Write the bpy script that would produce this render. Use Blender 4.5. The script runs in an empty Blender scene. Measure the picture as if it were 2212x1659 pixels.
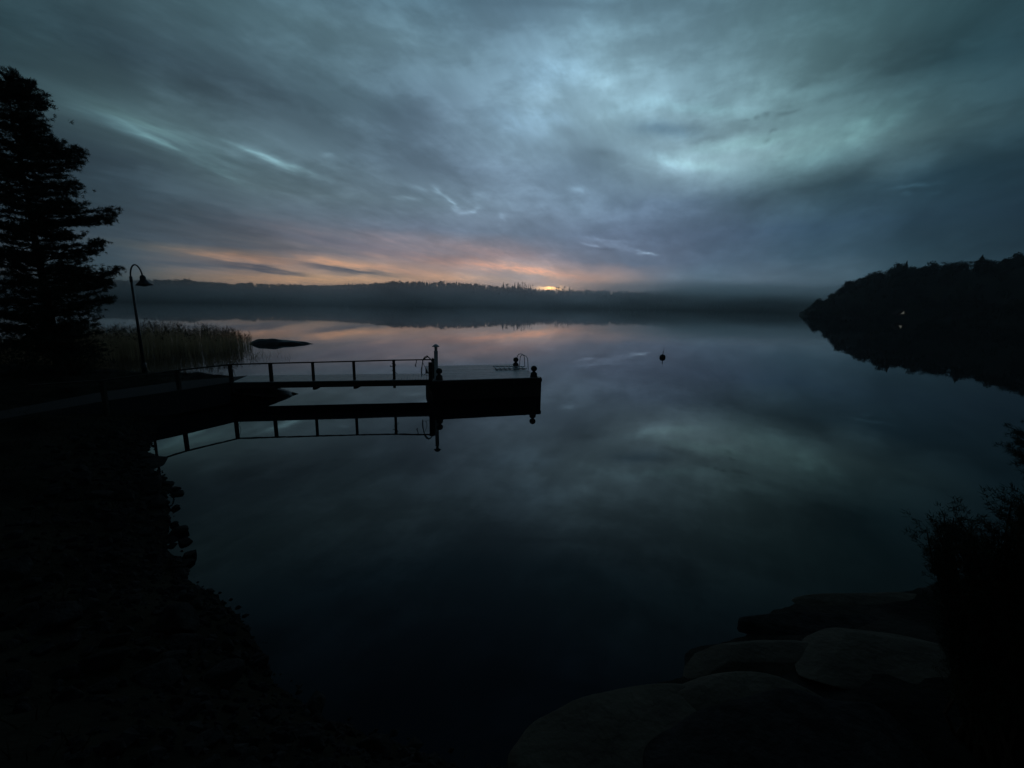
import bpy, math, random
import numpy as np
from mathutils import Matrix, Vector

# ------------------------------------------------------------------ camera, world, sun, exposure
sc = bpy.context.scene
COL = sc.collection
W2, H2, FL = 2212.0, 1659.0, 915.0          # photo measured on a 2212 x 1659 view
EYE = 5.0                                    # eye height above the lake
PITCH, ROLL = math.radians(10.92), math.radians(1.1)
FW = Vector((0, math.cos(PITCH), -math.sin(PITCH)))
R0 = Vector((1, 0, 0)); U0 = Vector((0, math.sin(PITCH), math.cos(PITCH)))
RT = math.cos(ROLL) * R0 + math.sin(ROLL) * U0
UP = -math.sin(ROLL) * R0 + math.cos(ROLL) * U0
camd = bpy.data.cameras.new('camera')
cam = bpy.data.objects.new('camera', camd); COL.objects.link(cam)
camd.sensor_width = 36.0; camd.lens = 36.0 * FL / W2
camd.clip_start = 0.05; camd.clip_end = 6000.0
cam.matrix_world = Matrix(((RT.x, UP.x, -FW.x, 0), (RT.y, UP.y, -FW.y, 0), (RT.z, UP.z, -FW.z, EYE), (0, 0, 0, 1)))
sc.camera = cam
sc.render.resolution_x, sc.render.resolution_y = 1024, 768
sc.view_settings.view_transform = 'Standard'
sc.view_settings.look = 'None'
sc.view_settings.exposure = 0.0
sc.view_settings.gamma = 1.0
sc.cycles.use_denoising = True
sc.cycles.max_bounces = 8
sc.cycles.volume_bounces = 5
sc.cycles.sample_clamp_indirect = 2.0
sc.cycles.transparent_max_bounces = 16


def ray(x, y):                               # viewing direction through a point of the survey photo
    d = FW + RT * ((x - W2 / 2) / FL) + UP * ((H2 / 2 - y) / FL)
    return d.normalized()


def at(x, y, z=0.0):                         # where that direction meets the level z
    d = ray(x, y); t = (z - EYE) / d.z
    return Vector((d.x * t, d.y * t, z))


def srgb(c):
    out = []
    for v in c:
        v = v / 255.0
        out.append(v / 12.92 if v <= 0.04045 else ((v + 0.055) / 1.055) ** 2.4)
    return out


SUN_AZ, SUN_EL = math.radians(5.0), math.radians(-6.0)

world = bpy.data.worlds.new('World'); sc.world = world
world.use_nodes = True
world.cycles.sampling_method = 'MANUAL'; world.cycles.sample_map_resolution = 256
wt = world.node_tree; wt.nodes.clear()
N = wt.nodes; L = wt.links


def nd(kind, **kw):
    n = N.new(kind)
    for k, v in kw.items():
        setattr(n, k, v)
    return n


def setin(sock, v):
    if isinstance(v, bpy.types.NodeSocket):
        L.new(v, sock)
    else:
        sock.default_value = v


def mth(op, a, b=None, c=None, clamp=False):
    n = nd('ShaderNodeMath', operation=op, use_clamp=clamp)
    setin(n.inputs[0], a)
    if b is not None: setin(n.inputs[1], b)
    if c is not None: setin(n.inputs[2], c)
    return n.outputs[0]


def vmt(op, a, b=None, c=None):
    n = nd('ShaderNodeVectorMath', operation=op)
    setin(n.inputs[0], a)
    if b is not None: setin(n.inputs[1], b)
    if c is not None: setin(n.inputs[2], c)
    return n.outputs['Value'] if op in ('DOT_PRODUCT', 'LENGTH') else n.outputs[0]


tc = nd('ShaderNodeTexCoord')
D0 = vmt('NORMALIZE', tc.outputs['Generated'])
sep0 = nd('ShaderNodeSeparateXYZ'); L.new(D0, sep0.inputs[0])
# cloud-layer coordinates: where the view direction meets a flat layer overhead
den = mth('ADD', mth('MAXIMUM', sep0.outputs[2], 0.0), 0.13)
cx = mth('DIVIDE', sep0.outputs[0], den); cy = mth('DIVIDE', sep0.outputs[1], den)
comb = nd('ShaderNodeCombineXYZ'); L.new(cx, comb.inputs[0]); L.new(cy, comb.inputs[1])
rot = nd('ShaderNodeMapping'); L.new(comb.outputs[0], rot.inputs['Vector'])
rot.inputs['Rotation'].default_value = (0, 0, math.radians(24))   # wind streets run towards azimuth 24
strc = nd('ShaderNodeMapping'); L.new(rot.outputs[0], strc.inputs['Vector'])
strc.inputs['Scale'].default_value = (1.5, 0.55, 1)


def noise(vec, scale, detail=4, rough=0.5, dist=0.0, seed=0.0):
    n = nd('ShaderNodeTexNoise', noise_dimensions='3D')
    off = nd('ShaderNodeMapping'); L.new(vec, off.inputs[0]); off.inputs['Location'].default_value = (0, 0, seed)
    L.new(off.outputs[0], n.inputs['Vector'])
    n.inputs['Scale'].default_value = scale; n.inputs['Detail'].default_value = detail
    n.inputs['Roughness'].default_value = rough; n.inputs['Distortion'].default_value = 0.0
    return n


w1 = noise(strc.outputs[0], 1.3, 3, 0.55, 0.3, 3.1)
w2 = noise(D0, 9.0, 2, 0.6, 0.0, 7.7)
wa = vmt('SUBTRACT', w1.outputs['Color'], (0.5, 0.5, 0.5))
wb = vmt('SUBTRACT', w2.outputs['Color'], (0.5, 0.5, 0.5))
D1 = vmt('ADD', D0, vmt('MULTIPLY', wa, (0.06, 0.02, 0.045)))
D1 = vmt('NORMALIZE', vmt('ADD', D1, vmt('MULTIPLY', wb, (0.035, 0.02, 0.018))))
sep = nd('ShaderNodeSeparateXYZ'); L.new(D1, sep.inputs[0])
az = mth('ARCTAN2', sep.outputs[0], sep.outputs[1])
azf = mth('MULTIPLY_ADD', az, 1 / (2 * math.pi), 0.5)
el = mth('MULTIPLY', mth('ARCSINE', sep.outputs[2]), 180 / math.pi)

AZ = [-180, -110, -70, -50, -40, -30, -20, -10, 0, 10, 20, 30, 40, 50, 70, 110, 180]
SKY = [  # elevation: colours per azimuth -50..50 of the twilight sky
    (1.0, [(45, 50, 52), (80, 84, 84), (180, 146, 120), (192, 156, 126), (196, 160, 136), (190, 162, 146), (186, 156, 138), (108, 118, 128), (86, 103, 114), (58, 78, 88), (32, 48, 56)]),
    (3.0, [(46, 54, 60), (74, 82, 88), (136, 116, 106), (160, 136, 120), (166, 140, 128), (158, 146, 144), (164, 142, 136), (102, 115, 128), (82, 100, 114), (55, 76, 87), (30, 47, 56)]),
    (5.5, [(40, 52, 60), (58, 70, 80), (80, 86, 96), (98, 100, 111), (116, 112, 120), (126, 122, 132), (104, 112, 128), (84, 99, 118), (62, 82, 98), (42, 63, 75), (26, 43, 53)]),
    (8.5, [(38, 52, 60), (52, 67, 77), (70, 82, 94), (84, 96, 110), (98, 111, 128), (102, 117, 135), (97, 113, 134), (82, 99, 120), (56, 76, 94), (40, 61, 75), (27, 45, 57)]),
    (12., [(36, 50, 58), (54, 70, 79), (74, 92, 99), (88, 106, 116), (102, 122, 136), (102, 121, 138), (100, 121, 140), (84, 104, 123), (66, 89, 100), (44, 68, 80), (28, 48, 58)]),
    (16., [(42, 60, 67), (70, 92, 98), (78, 99, 108), (82, 102, 114), (92, 112, 128), (106, 128, 146), (108, 133, 150), (126, 154, 166), (100, 128, 134), (70, 96, 102), (32, 54, 63)]),
    (21., [(38, 58, 64), (52, 72, 81), (66, 86, 97), (76, 98, 110), (90, 112, 128), (124, 153, 170), (128, 158, 172), (118, 148, 160), (94, 124, 131), (52, 78, 85), (32, 53, 62)]),
    (27., [(34, 52, 58), (56, 79, 86), (70, 95, 104), (84, 110, 121), (98, 126, 140), (106, 134, 150), (112, 142, 156), (100, 130, 142), (78, 108, 116), (54, 82, 89), (35, 57, 64)]),
    (34., [(24, 40, 49), (37, 57, 67), (47, 71, 84), (58, 84, 99), (66, 94, 110), (71, 99, 116), (72, 102, 118), (66, 94, 107), (52, 78, 89), (36, 57, 67), (24, 40, 49)]),
    (46., [(15, 27, 35), (19, 33, 43), (24, 40, 52), (29, 46, 60), (32, 51, 67), (34, 54, 70), (34, 54, 70), (31, 49, 63), (25, 41, 54), (20, 34, 45), (15, 27, 35)]),
    (80., [(23, 36, 48)] * 11),
]


def ramp(cols, after=None):
    # `after` only orders the evaluation, so that few values are alive at once
    r = nd('ShaderNodeValToRGB'); L.new(azf if after is None else mth('MULTIPLY_ADD', after, 1e-9, azf), r.inputs[0])
    cr = r.color_ramp; cr.interpolation = 'CARDINAL'
    lin = [srgb(c) for c in cols]
    def f(c, k): return [v * k for v in c]
    rear = srgb((24, 33, 38))
    full = [rear, rear, f(lin[0], 0.6)] + lin + [f(lin[-1], 0.6), rear, rear]
    while len(cr.elements) < len(full):
        cr.elements.new(0.5)
    for i, (a, c) in enumerate(zip(AZ, full)):
        e = cr.elements[i]; e.position = (a + 180) / 360.0; e.color = (*c, 1)
    return r.outputs[0]


cur = ramp(SKY[0][1])
for (e0, _), (e1, cols) in zip(SKY[:-1], SKY[1:]):
    t = nd('ShaderNodeMapRange', clamp=True); L.new(el, t.inputs[0])
    t.inputs[1].default_value = e0; t.inputs[2].default_value = e1
    m = nd('ShaderNodeMix', data_type='RGBA'); L.new(t.outputs[0], m.inputs[0])
    L.new(cur, m.inputs[6]); L.new(ramp(cols, cur), m.inputs[7]); cur = m.outputs[2]
base = cur

# cloud features: soft patches standing at fixed directions of the sky, (x, y, half length, half width, slope, gain rgb)
w3 = noise(strc.outputs[0], 5.0, 3.5, 0.62, 0.6, 11.0)
wc = vmt('SUBTRACT', w3.outputs['Color'], (0.5, 0.5, 0.5))
D2 = vmt('ADD', D0, vmt('MULTIPLY', wc, (0.05, 0.015, 0.022)))
G = lambda v: (v, v * 1.02, v)
PATCH = [
    (225, 258, 75, 10, 25, (.28, .32, .32)), (420, 318, 125, 20, 22, (.34, .38, .36)), (350, 310, 40, 5, 28, (.3, .33, .3)), (590, 346, 62, 9, 19, (.36, .40, .38)), (640, 366, 40, 4, 20, (.3, .33, .3)), (545, 330, 50, 4, 20, (.35, .38, .36)), (500, 345, 60, 5, 24, (-.2, -.2, -.2)),
    (310, 292, 60, 7, 28, (.34, .38, .36)), (480, 373, 60, 6, 26, (.20, .24, .22)), (300, 262, 90, 8, 22, (.2, .24, .2)), (760, 372, 130, 14, 16, G(.14)),
    (908, 408, 14, 4, 20, G(.3)), (943, 409, 9, 6, 30, G(.4)), (967, 434, 20, 4, 45, G(.42)), (1018, 455, 17, 4, -15, G(.38)),
    (1032, 425, 10, 8, 0, G(.15)), (880, 428, 20, 3, 5, G(.25)), (1090, 468, 8, 6, 0, G(.25)), (705, 335, 8, 4, 10, G(.25)),
    (1190, 160, 60, 32, -10, (.22, .24, .26)), (1115, 268, 55, 22, 22, (.2, .22, .25)), (1190, 255, 40, 16, 10, (.15, .17, .2)),
    (1370, 232, 60, 16, -8, (.18, .2, .2)), (1330, 165, 60, 20, -25, G(.14)),
    (1435, 345, 36, 8, 20, (.2, .22, .22)), (1500, 356, 50, 9, 8, (.24, .28, .24)), (1590, 312, 110, 10, -9, (.22, .26, .22)), (1530, 236, 90, 10, 8, (.16, .2, .18)),
    (1760, 335, 90, 20, -14, (.18, .21, .19)), (1890, 262, 70, 32, -20, (.2, .24, .21)), (1700, 205, 150, 14, -6, G(.1)),
    (1440, 280, 52, 13, 3, (-.50, -.42, -.34)), (1490, 272, 30, 8, 5, G(-.15)), (1660, 248, 8, 3, -20, G(-.3)), (1640, 255, 5, 3, -30, G(-.3)), (1615, 262, 8, 2.5, 0, G(-.2)), (1700, 245, 14, 3, -12, G(-.25)), (1672, 282, 7, 3, -30, G(-.3)), (1660, 300, 6, 2.5, -20, G(-.25)), (1727, 190, 16, 5, -22, G(-.2)), (1300, 330, 22, 8, 10, G(-.2)), (1530, 301, 25, 5, -10, G(-.18)), (1230, 10, 130, 10, 2, G(-.15)), (1280, 95, 30, 70, 5, G(.07)), (1310, 352, 95, 20, 14, G(-.17)), (1225, 285, 22, 12, 20, G(-.18)), (1445, 325, 16, 5, -20, G(-.1)),
    (1650, 268, 90, 12, -12, G(-.17)), (1620, 305, 60, 5, -10, G(-.15)), (1950, 130, 130, 34, -12, G(-.36)), (1780, 210, 30, 7, -20, G(-.22)),
    (1900, 350, 230, 18, -20, G(-.20)), (1690, 420, 130, 20, -15, G(-.1)),
    (235, 130, 85, 42, 25, G(-.26)), (400, 175, 90, 24, 26, G(-.3)), (610, 232, 140, 26, 24, G(-.22)), (520, 120, 160, 16, 30, G(.1)), (760, 300, 150, 20, 18, G(-.12)),
    (900, 130, 130, 26, 40, G(.08)), (980, 205, 100, 20, 40, G(-.12)), (1010, 300, 60, 16, 25, G(.08)),
    (1246, 408, 13, 6, 0, G(.36)), (1274, 528, 13, 2.5, 12, G(.45)), (1335, 533, 38, 6, 15, G(.32)), (1395, 546, 14, 2.6, 5, (.75, .75, .68)), (1320, 520, 50, 3, 5, G(.2)),
    (1300, 536, 24, 4, 5, G(-.2)), (1972, 401, 32, 3.2, -8, G(.4)), (1962, 418, 8, 4, 0, G(.3)), (2020, 418, 14, 4, 0, G(.2)),
    (570, 582, 70, 5.0, 8, (-1.0, -.72, -.40)), (440, 574, 100, 5, 3, (-.5, -.3, -.15)), (720, 579, 55, 4.5, 8, (-.95, -.68, -.38)), (800, 590, 60, 4.5, 7, (-.85, -.6, -.34)),
    (740, 594, 30, 3, 3, (-.4, -.3, -.15)), (630, 592, 25, 2.5, 10, (-.4, -.3, -.15)),
    (470, 551, 140, 8, 7, (.55, .30, .06)), (720, 568, 150, 7, 6, (.50, .26, .02)), (1060, 574, 130, 8, 7, (.42, .16, -.04)), (1180, 590, 80, 7, 8, (.3, .12, -.04)), (640, 505, 200, 20, 8, (.2, .07, .0)), (930, 525, 190, 16, 8, (.17, .05, .0)), (760, 545, 220, 12, 6, (.2, .1, .0)), (1080, 550, 120, 14, 10, (.1, .04, -.02)),
    (800, 540, 180, 10, 10, (-.2, -.14, -.06)), (960, 560, 60, 5, 6, (-.12, -.06, 0)),
    (1180, 597, 60, 5, 3, (-.16, -.05, .02)), (1190, 623, 22, 3.4, 2, (1.9, 1.6, .8)), (620, 604, 200, 7, 1, (.32, .22, .02)), (950, 601, 150, 6, 1, (.25, .16, .02)),
]
f3 = noise(strc.outputs[0], 9.0, 3, 0.6, 0, 33.0)
tex = mth('MULTIPLY_ADD', f3.outputs['Fac'], 1.3, 0.33, clamp=False)
acc = None
for (x, y, sl, sw, ang, g) in PATCH:
    c = ray(x, y); ca, sa_ = math.cos(math.radians(ang)), math.sin(math.radians(ang))
    a = (ray(x + ca * 4, y + sa_ * 4) - ray(x - ca * 4, y - sa_ * 4))
    ka = a.length / 8.0; a.normalize()
    b = c.cross(a).normalized()
    b2 = ray(x - sa_ * 4, y + ca * 4) - ray(x + sa_ * 4, y - ca * 4); kb = b2.length / 8.0
    n_ = a.cross(b).normalized()
    M = Matrix((a, b, n_)).transposed()
    mp = nd('ShaderNodeMapping', vector_type='TEXTURE'); L.new(D2 if acc is None else vmt('MULTIPLY_ADD', acc, (1e-9, 1e-9, 1e-9), D2), mp.inputs['Vector'])
    mp.inputs['Location'].default_value = c
    mp.inputs['Rotation'].default_value = M.to_euler('XYZ')
    mp.inputs['Scale'].default_value = (sl * ka * 1.3, sw * kb * 1.3, 0.5)
    q = vmt('DOT_PRODUCT', mp.outputs[0], mp.outputs[0])
    e = mth('POWER', math.exp(-1), q)
    cc = nd('ShaderNodeVectorMath', operation='SCALE'); cc.inputs[0].default_value = [v * (1.15 if v > 0 else 1.05) for v in g]; L.new(mth('MULTIPLY', e, tex), cc.inputs['Scale'])
    acc = cc.outputs[0] if acc is None else vmt('ADD', acc, cc.outputs[0])
# fine streaked cloud texture
f1 = noise(strc.outputs[0], 2.6, 6, 0.58, 0.5, 21.0)
rot2 = nd('ShaderNodeMapping'); L.new(D1, rot2.inputs[0]); rot2.inputs['Scale'].default_value = (1.0, 1.0, 2.8)
f2 = noise(rot2.outputs[0], 3.3, 6, 0.6, 0.3, 5.0)
def sstep(v, a_, b_):
    n = nd('ShaderNodeMapRange', interpolation_type='SMOOTHSTEP'); L.new(v, n.inputs[0])
    n.inputs[1].default_value = a_; n.inputs[2].default_value = b_; return n.outputs[0]


mA = sstep(f1.outputs['Fac'], 0.40, 0.60); mB = sstep(f2.outputs['Fac'], 0.40, 0.58)
fm = mth('ADD', mth('MULTIPLY_ADD', mA, 0.15, -0.075), mth('MULTIPLY_ADD', mB, -0.33, 0.165))
fm = mth('ADD', fm, mth('MULTIPLY_ADD', f3.outputs['Fac'], 0.30, -0.15))
fade = mth('MULTIPLY', fm, mth('MULTIPLY_ADD', mth('MAXIMUM', sep0.outputs[2], 0.0), 3.0, 0.35, clamp=True))
vf = nd('ShaderNodeCombineXYZ')
for i in range(3): L.new(fade, vf.inputs[i])
tot = vmt('ADD', acc, vf.outputs[0])
st = nd('ShaderNodeSeparateXYZ'); L.new(tot, st.inputs[0])
ex = nd('ShaderNodeCombineXYZ')
for i in range(3): L.new(mth('EXPONENT', st.outputs[i]), ex.inputs[i])
cloudcol = vmt('MULTIPLY', base, ex.outputs[0])
# clear twilight air behind the cloud layer
sky = nd('ShaderNodeTexSky', sky_type='NISHITA')
sky.sun_disc = False; sky.sun_elevation = SUN_EL; sky.sun_rotation = SUN_AZ
thin = nd('ShaderNodeVectorMath', operation='SCALE'); L.new(sky.outputs[0], thin.inputs[0]); thin.inputs['Scale'].default_value = 0.004
final = vmt('ADD', vmt('MULTIPLY', cloudcol, (1.26, 1.28, 1.30)), thin.outputs[0])
bg = nd('ShaderNodeBackground'); L.new(final, bg.inputs[0]); bg.inputs[1].default_value = 1.0
wo = nd('ShaderNodeOutputWorld'); L.new(bg.outputs[0], wo.inputs[0])

sund = bpy.data.lights.new('sun', 'SUN'); sund.energy = 0.02; sund.angle = math.radians(1); sund.color = (1, .75, .5)
sun = bpy.data.objects.new('sun', sund); COL.objects.link(sun)
sdir = Vector((math.sin(SUN_AZ) * math.cos(SUN_EL), math.cos(SUN_AZ) * math.cos(SUN_EL), math.sin(SUN_EL)))
sun.rotation_euler = sdir.to_track_quat('Z', 'Y').to_euler()

rng = random.Random(7)
nrg = np.random.default_rng(7)


# ------------------------------------------------------------------ helpers
def material(name, col, rough=0.8, spec=0.3, metal=0.0, nscale=6.0, var=0.35, bump=0.3, bscale=None, stretch=(1, 1, 1), emit=None, ior=None, coat=0.0):
    m = bpy.data.materials.new(name); m.use_nodes = True
    t = m.node_tree; b = t.nodes['Principled BSDF']
    tcn = t.nodes.new('ShaderNodeTexCoord'); mp = t.nodes.new('ShaderNodeMapping'); mp.inputs['Scale'].default_value = stretch
    t.links.new(tcn.outputs['Object'], mp.inputs[0])
    n = t.nodes.new('ShaderNodeTexNoise'); n.inputs['Scale'].default_value = nscale; n.inputs['Detail'].default_value = 6
    t.links.new(mp.outputs[0], n.inputs['Vector'])
    r = t.nodes.new('ShaderNodeValToRGB')
    r.color_ramp.elements[0].position = .3; r.color_ramp.elements[1].position = .7
    r.color_ramp.elements[0].color = (*[c * (1 - var) for c in col], 1)
    r.color_ramp.elements[1].color = (*[c * (1 + var) for c in col], 1)
    t.links.new(n.outputs[0], r.inputs[0]); t.links.new(r.outputs[0], b.inputs['Base Color'])
    b.inputs['Roughness'].default_value = rough; b.inputs['Specular IOR Level'].default_value = spec
    b.inputs['Metallic'].default_value = metal
    if ior: b.inputs['IOR'].default_value = ior
    if coat: b.inputs['Coat Weight'].default_value = coat; b.inputs['Coat Roughness'].default_value = .2
    if bump:
        n2 = t.nodes.new('ShaderNodeTexNoise'); n2.inputs['Scale'].default_value = bscale or nscale * 3; n2.inputs['Detail'].default_value = 5
        t.links.new(mp.outputs[0], n2.inputs['Vector'])
        bm_ = t.nodes.new('ShaderNodeBump'); bm_.inputs['Strength'].default_value = bump; bm_.inputs['Distance'].default_value = .05
        t.links.new(n2.outputs[0], bm_.inputs['Height']); t.links.new(bm_.outputs[0], b.inputs['Normal'])
    if emit:
        b.inputs['Emission Color'].default_value = (*emit, 1); b.inputs['Emission Strength'].default_value = 1.0
    return m


M = {
    'timber': material('dark timber', (.05, .042, .035), .85, .2, nscale=5, stretch=(1, 1, 6)),
    'deck': material('wet deck boards', (.22, .23, .23), .36, .5, nscale=3, var=.3, bump=.15, bscale=20),
    'iron': material('cast iron paint', (.02, .021, .023), .5, .4, nscale=20),
    'steel': material('galvanised steel', (.62, .65, .67), .5, .5, metal=.0, nscale=14, var=.2, bump=.1),
    'pole': material('painted pole', (.05, .06, .065), .35, .5, metal=.4, nscale=8, var=.3, bump=.05),
    'shade': material('enamel shade', (.015, .018, .02), .35, .4, nscale=12),
    'glass': material('frosted lens', (.35, .37, .38), .3, .5, nscale=20, var=.1, bump=0),
    'rubber': material('hose', (.10, .12, .08), .6, .3, nscale=20),
    'rope': material('rope fibre', (.10, .09, .07), .95, .1, nscale=60),
    'bark': material('pine bark', (.07, .045, .03), .95, .1, nscale=8, bump=.6),
    'needle': material('pine needles', (.028, .042, .022), .8, .2, nscale=1.2, var=.5, bump=0),
    'leaf': material('far foliage', (.026, .036, .022), .9, .1, nscale=.08, var=.5, bump=0),
    'reed': material('dry reed', (.50, .37, .22), .85, .15, nscale=.6, var=.35, bump=0),
    'head': material('reed plume', (.05, .035, .025), .95, .05, nscale=2, bump=0),
    'grass': material('autumn grass', (.03, .034, .016), .9, .1, nscale=1.5, var=.5, bump=0),
    'soil': material('shore soil and turf', (.015, .015, .010), .95, .05, nscale=1.1, var=.6, bump=.8, bscale=9),
    'gravel': material('walkway gravel', (.030, .031, .030), .9, .2, nscale=24, var=.4, bump=.5, bscale=60),
    'stone': material('riprap stone', (.024, .024, .023), .92, .05, nscale=5, var=.5, bump=.6, bscale=16),
    'granite': material('smooth granite', (.062, .054, .038), .8, .15, nscale=1.6, var=.4, bump=.5, bscale=9),
    'wetrock': material('wet shore granite', (.05, .053, .055), .45, .5, nscale=3, var=.4, bump=.4, bscale=14),
    'hill': material('forest floor', (.02, .024, .016), .95, .05, nscale=.05, bump=0),
    'wall': material('dark cabin boards', (.03, .018, .014), .9, .1, nscale=2, stretch=(6, 6, 1)),
    'buoy': material('buoy plastic', (.035, .02, .018), .5, .4, nscale=10),
    'lit': material('lamp-lit pane', (.3, .28, .24), .6, .2, nscale=1, bump=0, emit=(.07, .068, .056)),
}


rt = M['reed'].node_tree; rb = rt.nodes['Principled BSDF']; tl = rt.nodes.new('ShaderNodeBsdfTranslucent'); ms = rt.nodes.new('ShaderNodeMixShader')
rt.links.new(rb.inputs['Base Color'].links[0].from_socket, tl.inputs[0]); ms.inputs[0].default_value = .5
rt.links.new(rb.outputs[0], ms.inputs[1]); rt.links.new(tl.outputs[0], ms.inputs[2]); rt.links.new(ms.outputs[0], rt.nodes['Material Output'].inputs[0])
M['lit'].cycles.emission_sampling = 'NONE'


def tag(o, label=None, cat=None, group=None, kind=None):
    if label: o['label'] = label
    if cat: o['category'] = cat
    if group: o['group'] = group
    if kind: o['kind'] = kind
    return o


class MB:
    def __init__(s): s.v = []; s.f = []

    def add(s, vs, fs):
        b = len(s.v); s.v.extend([tuple(p) for p in vs]); s.f.extend([tuple(i + b for i in f) for f in fs]); return s

    def box(s, c, sz, rz=0.0, ax=None):
        x, y, z = sz[0] / 2, sz[1] / 2, sz[2] / 2
        R = Matrix.Rotation(rz, 3, 'Z') if ax is None else ax
        e = min(x, y, z) * .12
        vs = []; 
        for k, (zz, ins) in enumerate(((-z, e), (-z + e, 0), (z - e, 0), (z, e))):
            for (sx, sy) in ((-1, -1), (1, -1), (1, 1), (-1, 1)):
                vs.append(Vector(c) + R @ Vector((sx * (x - ins), sy * (y - ins), zz)))
        fs = [(3, 2, 1, 0), (12, 13, 14, 15)]
        for k in range(3):
            for j in range(4):
                a = k * 4 + j; b = k * 4 + (j + 1) % 4
                fs.append((a, b, b + 4, a + 4))
        return s.add(vs, fs)

    def bar(s, a, b, w, h):                    # squared timber from a to b
        a, b = Vector(a), Vector(b); d = (b - a); ln = d.length; d.normalize()
        up = Vector((0, 0, 1)) if abs(d.z) < .9 else Vector((0, 1, 0))
        r = d.cross(up).normalized(); u = r.cross(d)
        R = Matrix((r, d, u)).transposed()
        return s.box((a + b) / 2, (w, ln, h), ax=R)

    def tube(s, pts, rad, n=8, cap=True):
        pts = [Vector(p) for p in pts]
        if not hasattr(rad, '__len__'): rad = [rad] * len(pts)
        vs = []; fs = []; prev = None
        for i, p in enumerate(pts):
            d = (pts[min(i + 1, len(pts) - 1)] - pts[max(i - 1, 0)]).normalized()
            if prev is None:
                r = d.cross(Vector((0, 0, 1)) if abs(d.z) < .9 else Vector((1, 0, 0))).normalized()
            else:
                r = (prev - d * prev.dot(d)).normalized()
            prev = r; u = d.cross(r)
            for k in range(n):
                t = 2 * math.pi * k / n
                vs.append(p + (r * math.cos(t) + u * math.sin(t)) * rad[i])
        for i in range(len(pts) - 1):
            for k in range(n):
                a = i * n + k; b = i * n + (k + 1) % n
                fs.append((a, b, b + n, a + n))
        if cap:
            fs.append(tuple(range(n - 1, -1, -1))); fs.append(tuple(range((len(pts) - 1) * n, len(pts) * n)))
        return s.add(vs, fs)

    def lathe(s, c, prof, n=20, tilt=None):
        vs = []; fs = []
        for (r, z) in prof:
            for k in range(n):
                t = 2 * math.pi * k / n
                q = Vector((r * math.cos(t), r * math.sin(t), z))
                if tilt is not None: q = tilt @ q
                vs.append(Vector(c) + q)
        for i in range(len(prof) - 1):
            for k in range(n):
                a = i * n + k; b = i * n + (k + 1) % n
                fs.append((a, b, b + n, a + n))
        fs.append(tuple(range(n - 1, -1, -1))); fs.append(tuple(range((len(prof) - 1) * n, len(prof) * n)))
        return s.add(vs, fs)

    def build(s, name, mat, parent=None, smooth=False, loc=None):
        me = bpy.data.meshes.new(name)
        vs = s.v
        if loc is not None: vs = [tuple(Vector(p) - Vector(loc)) for p in vs]
        me.from_pydata(vs, [], s.f); me.materials.append(mat)
        if smooth: me.polygons.foreach_set('use_smooth', [True] * len(me.polygons))
        me.update()
        o = bpy.data.objects.new(name, me); COL.objects.link(o)
        if parent is not None: o.parent = parent
        elif loc is not None: o.location = loc
        return o


def thing(name, loc, label, cat, group=None):
    o = bpy.data.objects.new(name, None); COL.objects.link(o); o.location = loc
    o.empty_display_size = .2
    return tag(o, label, cat, group)


def rawmesh(name, V, F, mat, parent=None, smooth=False, loc=None):
    me = bpy.data.meshes.new(name)
    V = np.asarray(V, dtype=np.float32); F = np.asarray(F, dtype=np.int32)
    k = F.shape[1]
    me.vertices.add(len(V)); me.vertices.foreach_set('co', V.ravel())
    me.loops.add(F.size); me.loops.foreach_set('vertex_index', F.ravel())
    me.polygons.add(len(F)); me.polygons.foreach_set('loop_start', np.arange(0, F.size, k, dtype=np.int32))
    me.polygons.foreach_set('use_smooth', np.full(len(F), smooth))
    me.materials.append(mat); me.update(calc_edges=True); me.validate()
    o = bpy.data.objects.new(name, me); COL.objects.link(o)
    if parent is not None: o.parent = parent
    if loc is not None: o.location = loc
    return o


def vnoise(x, y, s=1.0, seed=0):
    """smooth pseudo noise -1..1 from summed sines"""
    r = np.random.default_rng(seed); out = 0.0; amp = 1.0; tot = 0.0; f = s
    for o in range(4):
        for _ in range(3):
            a = r.uniform(0, 2 * math.pi); ph = r.uniform(0, 6.28)
            k = f * r.uniform(.7, 1.3)
            out = out + amp * np.sin(k * (np.cos(a) * x + np.sin(a) * y) + ph + 1.3 * np.sin(.5 * k * (np.sin(a) * x - np.cos(a) * y) + ph))
            tot += amp
        amp *= .55; f *= 2.1
    return out / tot * 1.6


gt = M['granite'].node_tree; gb = gt.nodes['Principled BSDF']     # cracks and lichen
vo = gt.nodes.new('ShaderNodeTexVoronoi'); vo.feature = 'DISTANCE_TO_EDGE'; vo.inputs['Scale'].default_value = 1.1
nw = gt.nodes.new('ShaderNodeTexNoise'); nw.inputs['Scale'].default_value = 1.7; nw.inputs['Detail'].default_value = 5
tcg = gt.nodes.new('ShaderNodeTexCoord'); ad = gt.nodes.new('ShaderNodeVectorMath'); ad.operation = 'MULTIPLY_ADD'
gt.links.new(tcg.outputs['Object'], nw.inputs[0]); gt.links.new(nw.outputs['Color'], ad.inputs[0]); ad.inputs[1].default_value = (.9, .9, .9); gt.links.new(tcg.outputs['Object'], ad.inputs[2])
gt.links.new(ad.outputs[0], vo.inputs['Vector'])
mr = gt.nodes.new('ShaderNodeMapRange'); gt.links.new(vo.outputs['Distance'], mr.inputs[0]); mr.inputs[2].default_value = .02; mr.inputs[3].default_value = .7
mxg = gt.nodes.new('ShaderNodeMix'); mxg.data_type = 'RGBA'; mxg.blend_type = 'MULTIPLY'; mxg.inputs[0].default_value = 1.0
sg = gb.inputs['Base Color'].links[0].from_socket
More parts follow.
